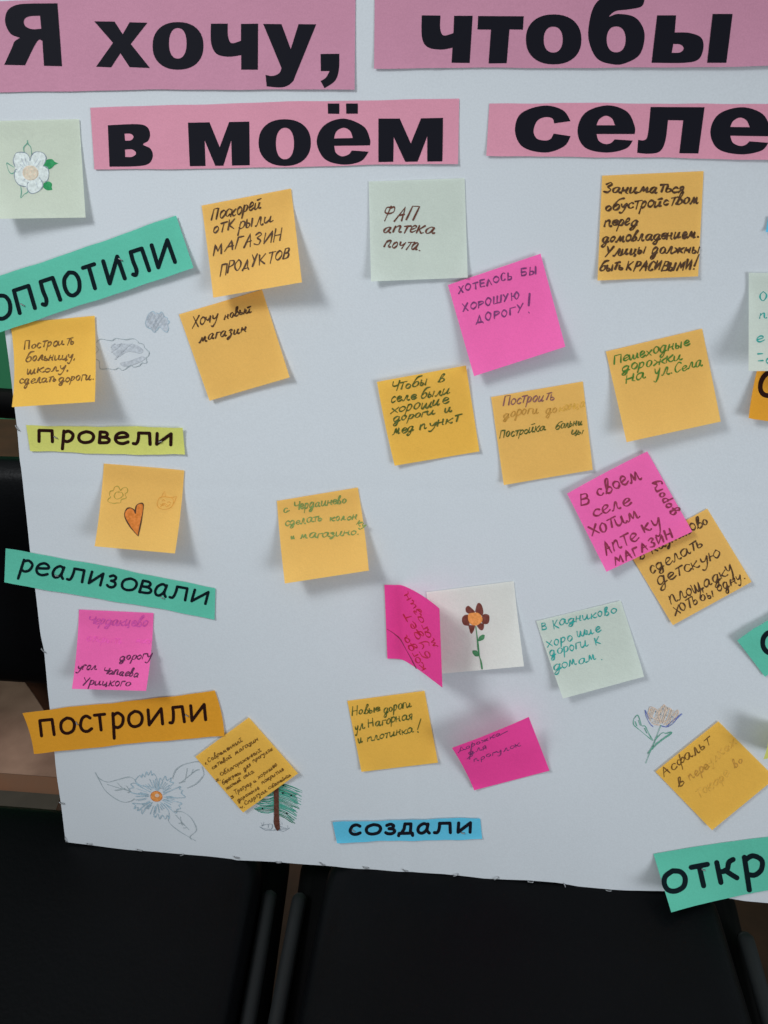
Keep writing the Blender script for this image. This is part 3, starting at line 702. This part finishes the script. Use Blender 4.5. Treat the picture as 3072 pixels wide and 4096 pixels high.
# ------------------------------------------------------------------ coloured label strips
LG = "coloured label strips with rounded black letters"
s = strip("label_strip", C3, [(-170, 1438), (1460, 878), (1605, 1305), (-60, 1862)], 'teal', "long teal strip lettered ОПЛОТИЛИ, rising to the right at the left edge", "label strip", 5, base=1.4, lift=(0, 0, 3, 1.5), bows={'B': (0, 5)}, group=LG)
st = Strokes(s.at)
label_print(st, C3, [('О', -45, 128), ('П', 152, 310), ('Л', 345, 520), ('О', 548, 702), ('Т', 725, 850), ('И', 890, 1058), ('Л', 1095, 1258), ('И', 1292, 1475)], ((-30, 1766), (1460, 1275)), 226, 34, 'print', slant=.06)
st.build("lettering", s.obj); staple(s.obj, s.at, C3, (1000, 1240), .5, 7); staple(s.obj, s.at, C3, (190, 1615), .5, 7)
s = strip("label_strip", D1, [(216, 955), (1515, 977), (1535, 1203), (250, 1172)], 'lime', "yellow-green strip lettered провели, under the leftmost yellow note", "label strip", 6, lift=(0, 2.5, 1.6, .5), bows={'B': (0, 4), 'T': (0, 1)}, group=LG)
st = Strokes(s.at)
label_print(st, D1, [('п', 305, 448), ('р', 505, 618), ('о', 638, 788), ('в', 810, 918), ('е', 942, 1075), ('л', 1092, 1258), ('и', 1285, 1437)], ((310, 1103), (1430, 1132)), 118, 27, 'printbrown')
st.build("lettering", s.obj); staple(s.obj, s.at, D1, (463, 1055), .5, 7); staple(s.obj, s.at, D1, (1330, 1092), -.3, 7)
s = strip("label_strip", D4, [(42, 757), (1588, 1052), (1582, 1287), (32, 1016)], 'teal', "teal strip lettered реализовали, sloping down and sticking out past the left edge", "label strip", 7, lift=(1, .6, 1, 1), bows={'B': (0, -6)}, group=LG)
st = Strokes(s.at)
label_print(st, D4, [('р', 135, 232), ('е', 248, 354), ('а', 370, 470), ('л', 482, 612), ('и', 642, 752), ('з', 775, 852), ('о', 878, 1002), ('в', 1015, 1115), ('а', 1125, 1228), ('л', 1238, 1372), ('и', 1400, 1528)], ((130, 938), (1510, 1180)), 108, 20, 'print', slant=.08)
st.build("lettering", s.obj); staple(s.obj, s.at, D4, (420, 962), .2, 7); staple(s.obj, s.at, D4, (1200, 1125), .5, 7)
s = strip("label_strip", E1, [(165, 870), (1583, 708), (1655, 1035), (250, 1168)], 'ochre', "ochre strip lettered построили, sticking out past the lower left edge", "label strip", 8, base=1.0, lift=(0, 0, .8, 1.5), bows={'L': (12, 0), 'R': (14, 0)}, group=LG)
st = Strokes(s.at)
label_print(st, E1, [('п', 292, 412), ('о', 443, 567), ('с', 588, 690), ('т', 695, 795), ('р', 825, 928), ('о', 943, 1067), ('и', 1090, 1218), ('л', 1243, 1372), ('и', 1405, 1535)], ((310, 1050), (1525, 930)), 136, 23, 'printbrown')
st.build("lettering", s.obj); staple(s.obj, s.at, E1, (570, 945), 1, 7); staple(s.obj, s.at, E1, (1380, 885), .6, 7)
s = strip("label_strip", E3, [(50, 980), (1030, 952), (1043, 1088), (80, 1117)], 'blue', "sky blue strip lettered создали near the bottom edge", "label strip", 9, lift=(1.2, .4, .6, 1.6), bows={'T': (0, -6), 'B': (0, -3)}, group=LG)
st = Strokes(s.at)
label_print(st, E3, [('с', 155, 243), ('о', 262, 378), ('з', 392, 472), ('д', 478, 592), ('а', 605, 702), ('л', 715, 842), ('и', 872, 978)], ((165, 1069), (975, 1054)), 84, 21, 'ink', slant=.06)
st.build("lettering", s.obj); staple(s.obj, s.at, E3, (190, 1030), .6, 7); staple(s.obj, s.at, E3, (915, 1045), .2, 7)
s = strip("label_strip", E5, [(330, 625), (2350, 370), (2400, 950), (537, 1305)], 'teal', "teal strip lettered откр, hanging over the bottom edge at the right", "label strip", 10, cut=.4, bows={'B': (0, -46), 'T': (0, -30)}, hfun=lambda u, v: .029 * max(0, 1 - u * 2.3) ** 1.5 * v ** 1.3 + .0012 * v, group=LG)
st = Strokes(s.at)
label_print(st, E5, [('о', 455, 760), ('т', 790, 1040), ('к', 1090, 1338), ('р', 1390, 1660)], ((560, 1092), (1500, 915)), 296, 60, 'print', slant=-.02)
st.build("lettering", s.obj); staple(s.obj, s.at, E5, (908, 805), .3, 7)
s = strip("label_strip", F4, [(545, 1450), (1300, 1520), (1250, 2120), (430, 2020)], 'ochre', "ochre strip with a big black О, tucked under the white note at the right edge", "label strip", 11, base=1.2, lift=(0, 0, 3, 6), bows={'L': (-14, 0)}, group=LG)
st = Strokes(s.at); el_ = ell(622, 1715, 85, 105, 36, 2.1); st.ribbon(F4, [(x - (y - 1715) * .2, y) for x, y in el_ + el_[:2]], 42, 'printbrown', vary=.03, cap=False); st.build("lettering", s.obj)
s = strip("label_strip", F5, [(470, 510), (1370, -85), (1720, 375), (820, 965)], 'teal', "teal strip with a big black О, steeply tilted at the right edge", "label strip", 12, base=1.0, lift=(5, 2, 0, .5), group=LG)
st = Strokes(s.at); el_ = ell(915, 540, 122, 135, 36, 2.1); st.ribbon(F5, el_ + el_[:2], 62, 'print', vary=.03, cap=False); st.build("lettering", s.obj)
s = strip("label_strip", F5, [(870, 1640), (1500, 1500), (1560, 1900), (800, 2012)], 'lime', "yellow-green strip with a curled-up end at the right edge", "label strip", 13, base=1.0, lift=(0, 0, 1, 1), bows={'L': (22, 0)}, hfun=lambda u, v: .022 * max(0, 1 - u * 2.2) ** 1.6, group=LG)
s = strip("label_strip", F4, [(603, 235), (1100, 160), (1090, 300), (582, 378)], 'blue', "sky blue strip, only its corner showing at the right edge", "label strip", 14, lift=(1, 0, 0, 2), group=LG)

# ------------------------------------------------------------------ sticky notes
NG = "sticky notes on the poster"
def note(c, corners, mt, label, seed, base=.35, lift=(0, 0, 0, 0), bows=None, **k):
    s = Sheet(c, corners, base=base, lift=lift, bows=bows, seed=seed, wave=.4, **k); s.mesh("sticky_note", mt); tag(s.obj, label, "sticky note", NG)
    s.ink = Strokes(s.at); return s
def hand(s, c, rows, mt, xh, width=7.0, **k):
    for r in rows:
        kw = dict(k); x = xh; mm = mt
        for e in r[5:]:
            if isinstance(e, str): mm = e
            elif isinstance(e, dict): kw.update(e)
            else: x = e
        write(s.ink, c, r[0], r[1], r[2], r[3], r[4], x, mm, width=kw.pop('width', width) * .86, **kw)
def done(s): return s.ink.build("handwriting", s.obj)
K = dict(caps=True)

s = note(C3, [(-105, 92), (657, 75), (710, 892), (-45, 903)], 'cream', "pale green note with a drawn white flower and green leaves", 1, lift=(0, 0, 5, 15))
d = s.ink
d.fill(C3, outline("125,470~ 110,420~ 130,360~ 175,350~ 225,362~ 248,405 262,375~ 300,347~ 355,355~ 385,395~ 358,463 395,480~ 405,530~ 395,580~ 345,595 355,620~ 345,650~ 300,685~ 255,690~ 228,660~ 205,640~ 165,625~ 130,590~ 118,540~ 125,500~"), 'petal_white')
lines(d, C3, "125,470 110,420 130,360 175,350 220,360 245,395 248,420|250,420 262,375 300,347 355,355 383,395 370,440 358,462|358,465 395,480 405,530 395,580 372,600|325,560 355,610 345,650 300,685 255,690 228,660 225,620 235,600|215,635 165,625 130,590 118,540 125,500 140,492", 6, 'pencil_dark_grey')
lines(d, C3, "-175,400 205,460|-205,395 222,450|-230,420 238,455|-320,395 285,450|-340,420 300,470|-180,480 150,520|-165,450 200,480|-330,565 360,600|-300,600 310,640|-185,590 210,570", 4, 'pencil_pale_blue')
cc = [(253 + 60 * math.cos(a * .3), 522 + 58 * math.sin(a * .3)) for a in range(21)]
d.fill(C3, cc, 'centre_cream', eps=.0003); d.ribbon(C3, cc + cc[:1], 10, 'pencil_tan')
for x, y in ((225, 495), (260, 490), (290, 505), (225, 535), (253, 515), (285, 535), (253, 552)): d.fill(C3, [(x + 8 * math.cos(a), y + 9 * math.sin(a)) for a in (0, 1, 2, 3, 4, 5)], 'pencil_tan', eps=.0004)
lines(d, C3, "200,350 197,310 225,275 226,250 232,280 255,310 262,365|115,475 75,450 55,440 70,500 95,528 130,510|172,635 178,680 172,730 200,700 230,680 225,650", 6, 'flower_teal')
d.fill(C3, outline("358,462 385,415~ 430,408~ 455,430~ 485,442 455,455~ 430,480~ 400,490~"), 'leaf_green'); d.fill(C3, outline("355,640 365,605~ 400,592~ 430,610~ 428,640 435,663 390,665~"), 'leaf_green')
d.build("flower_drawing", s.obj)

s = note(C4, [(37, 1312), (820, 1080), (1080, 1905), (325, 2125)], 'yellow', "orange-yellow note with Хочу новый магазин, under the shadow of the note above it", 3, lift=(0, 0, 3.5, 2.5))
hand(s, C4, [("Хочу", 165, 1440, 400, 1368, 66), ("новый", 465, 1358, 715, 1288, 50), ("магазин", 225, 1575, 675, 1470, 55)], 'dark_brown_pen', 60, 14); done(s)
s = note(C4, [(250, 288), (1092, 127), (1195, 1010), (360, 1155)], 'yellow', "orange-yellow note with Поскорей открыли магазин продуктов, lifting off at the bottom", 2, lift=(0, 0, 21, 13), bows={'L': (4, 0)})
hand(s, C4, [("Поскорей", 340, 425, 815, 318, 78), ("от", 355, 550, 470, 530, 75), ("К", 500, 520, 575, 500, 105, K), ("рыли", 600, 512, 920, 440, 75), ("МАГАЗИН", 358, 752, 1010, 612, 125, K), ("ПРОДУКТОВ", 420, 945, 1075, 778, 115, K)], 'dark_brown_pen', 80, 15); done(s)
s = note(C5, [(138, 85), (845, 60), (868, 793), (155, 822)], 'pale', "pale green note with ФАП аптека почта in brown", 4, lift=(0, 0, 1.6, 4))
hand(s, C5, [("ФАП", 235, 370, 485, 362, 118, K), ("аптека", 242, 463, 615, 462, 58), ("почта.", 250, 568, 520, 592, 56)], 'red_brown_pen', 60, 12); done(s)
s = note(C5, [(722, 848), (1405, 617), (1588, 1303), (915, 1520)], 'pink', "pink note with Хотелось бы хорошую дорогу, just below the ФАП note", 5, base=2.6, lift=(0, 0, 10, 7))
hand(s, C5, [("ХОТЕЛОСЬ", 800, 908, 1200, 800, 58), ("БЫ", 1265, 785, 1385, 765, 66), ("ХОРОШУЮ", 832, 1040, 1262, 940, 58), ("ДОРОГУ", 930, 1128, 1285, 1045, 66)], 'purple_pen', 60, 11, caps=True, slant=.2)
lines(s.ink, C5, "-1325,910 1318,1000|-1318,1048 1321,1053", 11, 'purple_pen'); done(s)
s = note(C6, [(283, 130), (1125, 92), (1080, 965), (245, 1000)], 'yellow', "orange-yellow note densely written Заниматься обустройством in thick brown pen", 6, lift=(0, 0, 2, 1))
hand(s, C6, [("Заниматься", 295, 272, 965, 270, 58), ("обустройством", 308, 422, 1090, 352, 54), ("перед", 300, 548, 580, 540, 54), ("домовладением.", 282, 685, 1085, 640, 54), ("Улицы", 305, 800, 640, 770, 55), ("должны", 690, 780, 1085, 770, 55), ("быть", 260, 922, 455, 905, 50), ("КРАСИВЫМИ!", 485, 920, 1060, 905, 84, K)], 'dark_brown_pen', 55, 17, slant=.35); done(s)
s = note(D1, [(85, 112), (785, 48), (787, 762), (98, 806)], 'yellow2', "yellow note with Построить больницу, школу, tucked under the teal strip at the left edge", 7, base=.7, lift=(0, 0, 25, 21), bows={'L': (26, 0), 'R': (8, 0)})
hand(s, D1, [("Построить", 200, 325, 620, 282, 48), ("больницу,", 210, 427, 625, 405, 46), ("школу,", 222, 527, 570, 502, 42), ("сделать", 160, 612, 470, 592, 44), ("дороги.", 485, 600, 780, 572, 46)], 'brown_pen', 46, 11, slant=.3); done(s)
s = note(D4, [(765, 137), (1358, 187), (1290, 800), (697, 747)], 'yellow', "orange-yellow note with a drawn brown heart, a flower and a cat face", 8, lift=(0, 0, 18, 19), bows={'T': (0, -2), 'R': (8, 0), 'L': (8, 0)})
d = s.ink
ho = outline("998,505 1005,450~ 1035,430~ 1057,445~ 1045,540~ 1018,672 958,600~ 918,520~ 935,472~ 965,464~ 990,482~")
d.fill(D4, ho, 'heart_orange'); d.ribbon(D4, ho + ho[:1], 8, 'dark_brown_pen')
lines(d, D4, "885,330 870,305 845,310 835,335 812,342 808,370 815,385 797,400 800,420 840,430 860,427 888,425 895,402 930,390 922,362 940,345 935,315 910,315 888,335|880,340 855,350 842,375 855,397 885,392 907,370 895,348 868,352", 5, 'olive_pencil')
lines(d, D4, "1210,380 1180,388 1163,412 1160,442 1175,465 1215,475 1260,460 1280,425 1272,395 1240,385 1205,380|-1190,385 1212,340 1222,382|-1260,388 1302,380 1283,425|1195,412 1205,402 1215,412|1235,425 1248,418 1258,430|1180,435 1200,445 1215,430 1235,445 1255,440|1185,455 1205,430 1225,455 1240,450", 5, 'ochre_pencil')
d.build("heart_drawing", s.obj)
s = note(D5, [(297, 287), (1192, 138), (1315, 1057), (385, 1200)], 'yellow', "orange-yellow note with с. Чердаинево сделать колонку in green", 9, lift=(0, 0, 16, 19), bows={'L': (-6, 0), 'R': (10, 0)})
hand(s, D5, [("с.", 370, 420, 440, 395, 62), ("Чердаинево", 488, 388, 1065, 305, 58), ("сделать", 388, 560, 795, 508, 56), ("колон", 885, 508, 1185, 492, 52), ("ку", 1180, 545, 1262, 590, 56), ("и", 455, 712, 500, 703, 38), ("магазино.", 555, 708, 1200, 655, 56)], 'sea_green_pen', 56, 14, slant=.25); done(s)
s = note(D2, [(50, 410), (692, 292), (790, 912), (178, 1015)], 'yellow2', "yellow note with Чтобы в селе были хорошие дороги in green", 10, lift=(3, 2.4, 0, 2.5), bows={'L': (-6, 0)})
hand(s, D2, [("Чтобы", 150, 478, 412, 432, 42), ("в", 490, 412, 545, 402, 30), ("селе", 148, 562, 330, 532, 42), ("были", 365, 530, 570, 498, 42), ("хорошие", 148, 638, 565, 567, 46), ("дороги", 165, 702, 468, 640, 42), ("и", 540, 635, 595, 622, 40), ("мед", 165, 795, 312, 762, 42), ("пункт", 360, 755, 650, 690, 42)], 'dark_green_pen', 44, 10.5, slant=.45); done(s)
s = note(D2, [(873, 520), (1535, 407), (1607, 1045), (965, 1155)], 'yellow', "orange-yellow note with a faded line and Постройка больницы", 11, lift=(0, 0, 1.6, .8))
hand(s, D2, [("Построить", 962, 582, 1330, 535, 44, 'mauve_pen'), ("дороги", 960, 672, 1220, 632, 42, 'faded_brown_pen'), ("до", 1268, 640, 1345, 625, 42, 'faded_brown_pen'), ("конца", 1365, 620, 1555, 590, 40, 'faint_brown_pen'), ("Постройка", 935, 818, 1262, 760, 40), ("больни", 1335, 752, 1535, 718, 36), ("цы", 1452, 790, 1538, 785, 34)], 'dark_green_pen', 42, 9, slant=.4); done(s)
s = note(D3, [(425, 240), (1158, 65), (1300, 773), (583, 930)], 'yellow', "orange-yellow note with Пешеходные дорожки in green", 12, lift=(0, 0, 10, 13))
hand(s, D3, [("Пешеходные", 490, 335, 1060, 190, 50), ("дорожки", 545, 392, 1010, 300, 48), ("на", 578, 485, 735, 440, 58), ("ул.", 795, 432, 935, 405, 56), ("Села", 945, 402, 1165, 345, 52)], 'green_pen', 50, 11, slant=.35); done(s)
BRc, BLc, TRc = (1535, 1080), (935, 1410), (1197, 522)
s = note(D6, [(TRc[0] + BLc[0] - BRc[0], TRc[1] + BLc[1] - BRc[1]), TRc, BRc, BLc], 'yellow', "orange-yellow note half under the pink one, asking for детскую площадку", 14, lift=(0, 0, 2, 1.5))
hand(s, D6, [("в", 688, 910, 735, 888, 45), ("Казниково", 780, 868, 1208, 628, 56), ("сделать", 768, 1018, 1170, 808, 62), ("детскую", 828, 1112, 1305, 885, 62), ("площадку", 925, 1250, 1405, 1005, 66), ("хоть", 952, 1335, 1135, 1240, 66), ("бы", 1150, 1230, 1250, 1185, 50), ("одну.", 1278, 1155, 1490, 1055, 52)], 'dark_brown_pen', 60, 11, slant=.15); done(s)
s = note(D6, [(130, 408), (740, 87), (1083, 697), (430, 1003)], 'pink', "pink note with В своем селе хотим аптеку магазин, overlapping a yellow one", 13, base=2.8, lift=(1.5, 0, 3.5, 4.5), bows={'T': (-6, -4)})
hand(s, D6, [("В", 238, 505, 305, 490, 84, K), ("своем", 372, 435, 695, 290, 74), ("селе", 340, 592, 622, 487, 70), ("хотим", 322, 732, 682, 582, 78), ("А", 428, 868, 478, 845, 110, K), ("пте", 488, 838, 672, 755, 70), ("ку", 722, 705, 855, 655, 80), ("МАГАЗИН", 500, 948, 950, 738, 74, K), ("дорогу", 968, 552, 808, 308, 50)], 'plum_pen', 75, 14, slant=.05); done(s)
s = note(E1, [(582, 107), (1132, 133), (1077, 707), (530, 692)], 'pink', "pink note with a faded first line and дорогу угол Чапаева Урицкого", 15, lift=(0, 0, 20, 15), bows={'L': (9, 0), 'R': (10, 0)})
hand(s, E1, [("Чердакцево", 648, 212, 1080, 236, 44, 'faded_pink_pen', dict(width=11)), ("открыть", 632, 340, 900, 358, 36, 'faint_pink_pen'), ("мост", 1000, 350, 1110, 358, 30, 'faint_pink_pen'), ("дорогу", 880, 482, 1115, 470, 40), ("угол", 568, 550, 708, 552, 38), ("Чапаева", 755, 578, 1020, 605, 38), ("Урицкого", 605, 665, 958, 672, 38)], 'dark_purple_pen', 40, 9, slant=.35); done(s)
s = note(D7, [(520, 205), (1325, 103), (1420, 888), (612, 960)], 'white', "white note with a drawn brown flower on a green stem", 17, lift=(0, 0, 9, 5), bows={'R': (-4, 0)})
d = s.ink
for p in ("905,400 885,385~ 882,350~ 905,330~ 935,350~ 968,382 960,405", "968,385 985,320~ 1005,303~ 1030,325~ 1045,385~ 1035,425 1000,405", "1035,415 1065,405~ 1098,420~ 1100,465~ 1085,495~ 1050,498~ 1028,480", "985,515 1020,490 1050,492 1050,530~ 1035,555~ 1010,548~", "905,505 970,512 960,550~ 940,585~ 925,580~ 915,545~", "910,412 875,415~ 850,440~ 850,480~ 870,508~ 915,515 920,480"):
    d.fill(D7, outline(p), 'petal_brown')
d.fill(D7, outline("910,405~ 960,393~ 1000,397~ 1030,430~ 1035,470~ 1000,503~ 970,512~ 930,500~ 905,460~"), 'crayon_orange', eps=.0004)
lines(d, D7, "975,522 990,640 1000,740 1010,800 1022,840 1033,912", 12, 'dark_leaf_green')
d.fill(D7, outline("993,658 1005,620~ 1035,597~ 1058,600 1050,635~ 1022,652~"), 'dark_leaf_green'); d.fill(D7, outline("1008,795 970,795~ 945,765~ 945,742 980,742~ 1008,768~"), 'dark_leaf_green')
d.build("flower_drawing", s.obj)
def curl(u, v):
    a = max(0, u - .28) / .72
    return .043 * (a ** 1.35) * (.92 + .08 * v)
def ptop(u): return None
s = Sheet(D7, [(133, 137), (640, 355), (668, 1085), (160, 817)], base=1.0, seed=16, hfun=curl, wave=0)
_tp = [np.array(p) for p in catmull(pts("133,137 215,138 295,142 400,188 500,248 580,305 640,355"), n=8)]; _bp = [np.array(p) for p in catmull(pts("160,817 230,818 300,828 390,880 490,950 590,1025 668,1085"), n=8)]
def along(q, u):
    x0, x1 = q[0][0], q[-1][0]; x = x0 + (x1 - x0) * u; return np.array((x, np.interp(x, [p[0] for p in q], [p[1] for p in q])))
def pxf(u, v):
    a = along(_tp, u); b = along(_bp, u); return np.array(src(D7, a * (1 - v) + b * v))
s.px = pxf; ctr = s.px(.3, .5); s.o = P(ctr[0], ctr[1], s.base)
s.mesh("sticky_note", 'hotpink', n=30); tag(s.obj, "magenta note stuck by its left edge and curling out, with red writing running upward", "sticky note", NG); s.ink = Strokes(s.at)
hand(s, D7, [("когда", 512, 905, 335, 590, 46), ("будет", 562, 805, 362, 392, 50), ("магазин", 622, 705, 350, 195, 46)], 'red_pen', 46, 11, slant=.0)
lines(s.ink, D7, "157,545 220,585 280,640 330,730 375,810 425,908", 7, 'plum_pen'); done(s)
s = note(F1, [(125, 290), (1060, 62), (1318, 903), (420, 1145)], 'pale', "pale green note with В Кадниково хорошие дороги к домам in teal", 18, lift=(0, 0, 5, 8), bows={'L': (-4, 0), 'R': (4, 0)})
hand(s, F1, [("В", 192, 392, 245, 382, 80, K), ("К", 322, 365, 382, 350, 105, K), ("адниково", 385, 342, 1015, 195, 64), ("хоро", 248, 578, 535, 495, 74), ("шие", 582, 468, 840, 402, 62), ("дороги", 280, 682, 698, 560, 70), ("К", 785, 548, 850, 520, 78, K), ("домам", 318, 842, 800, 705, 70), (".", 840, 712, 860, 710, 40)], 'teal_pen', 70, 13, slant=.15); done(s)
s = note(E3, [(148, 172), (660, 105), (750, 582), (242, 643)], 'yellow2', "yellow note with Новые дороги ул. Нагорная и плотинка in dark green", 19, lift=(0, 0, .8, .8))
hand(s, E3, [("Новые", 182, 272, 362, 238, 36), ("дороги", 388, 252, 575, 212, 38), ("ул.", 200, 375, 270, 350, 38), ("Нагорная", 288, 348, 582, 290, 36), ("и", 222, 455, 255, 442, 34), ("плотинка", 282, 442, 588, 378, 34)], 'dark_green_pen', 36, 8, slant=.25)
lines(s.ink, E3, "-636,292 614,362|-615,376 618,380", 8, 'dark_green_pen'); done(s)
s = note(E3, [(842, 483), (1352, 278), (1490, 635), (990, 765)], 'hotpink', "magenta note with Дорожка для прогулок, its top leaning out from the poster", 20, lift=(24, 24, 0, 0), bows={'T': (6, 4), 'L': (10, 2)}, power=1.25)
hand(s, F7, [("Дорожка", 140, 700, 862, 408, 48), ("для", 308, 742, 625, 635, 58), ("прогулок", 400, 865, 1185, 590, 58)], 'purple_pen', 55, 13, slant=.2)
lines(s.ink, F7, "-850,405 955,350|-370,540 325,820 285,815 330,770", 12, 'purple_pen'); done(s)
s = note(F6, [(3, 668), (812, 75), (1555, 920), (725, 1510)], 'yellow2', "yellow note turned like a diamond, with a long handwritten list over a fir tree drawing", 21, base=1.2, lift=(0, 0, 1.6, 1.0))
hand(s, F6, [("1.", 150, 792, 190, 778, 34), ("Современный", 205, 755, 718, 440, 42), ("сетевой", 262, 860, 562, 672, 40), ("магазин", 608, 640, 955, 412, 42), ("2.", 312, 1042, 388, 1020, 42), ("Облагороженный", 390, 965, 998, 585, 40), ("берег", 420, 1092, 560, 1000, 40), ("реки", 570, 990, 695, 925, 40), ("для", 738, 882, 850, 800, 40), ("прогулок", 878, 755, 1178, 560, 38), ("жителей", 478, 1168, 695, 1030, 36), ("села", 738, 1002, 890, 905, 42), ("3", 545, 1302, 592, 1278, 44), ("Тротуар", 608, 1240, 862, 1085, 42), ("и", 890, 1062, 935, 1035, 30), ("хорошее", 958, 1002, 1245, 800, 38), ("дорожное", 648, 1352, 975, 1150, 38), ("покрытие", 1015, 1085, 1345, 868, 38), ("4.", 678, 1452, 755, 1430, 36), ("Спортзал", 762, 1402, 1090, 1190, 42), ("с", 1115, 1165, 1152, 1140, 36), ("бассейном", 1165, 1135, 1450, 950, 36)], 'brown_pen', 40, 12, slant=.3); done(s)
s = note(E4, [(725, 1010), (1247, 592), (1722, 1063), (1195, 1495)], 'yellow2', "yellow note turned like a diamond, with fading Асфальт в переулках", 22, base=.8, lift=(0, 0, 1.5, 1))
hand(s, E4, [("Асфальт", 800, 1055, 1195, 772, 56, 'brown_pen'), ("в", 918, 1140, 972, 1108, 42, 'brown_pen'), ("пере", 1015, 1080, 1170, 975, 48, 'faded_brown_pen'), ("улках", 1185, 965, 1400, 770, 46, 'faint_brown_pen'), ("Токаре", 1085, 1235, 1345, 1040, 56, 'faint_brown_pen'), ("во", 1385, 980, 1460, 925, 44, 'faded_brown_pen')], 'brown_pen', 55, 10, slant=.2); done(s)
s = note(F4, [(432, 732), (1240, 742), (1245, 1605), (430, 1602)], 'pale', "pale note cut by the right edge of the picture, lifting off with teal letters", 23, base=1.6, lift=(0, 0, 14, 21))
hand(s, F4, [("О", 528, 978, 595, 972, 88, K), ("по", 528, 1132, 660, 1128, 62), ("е", 502, 1350, 575, 1340, 62), ("-", 508, 1478, 560, 1476, 60), ("-", 514, 1545, 566, 1542, 60), ("а", 585, 1535, 650, 1530, 50)], 'teal_pen', 60, 12, slant=.15); done(s)
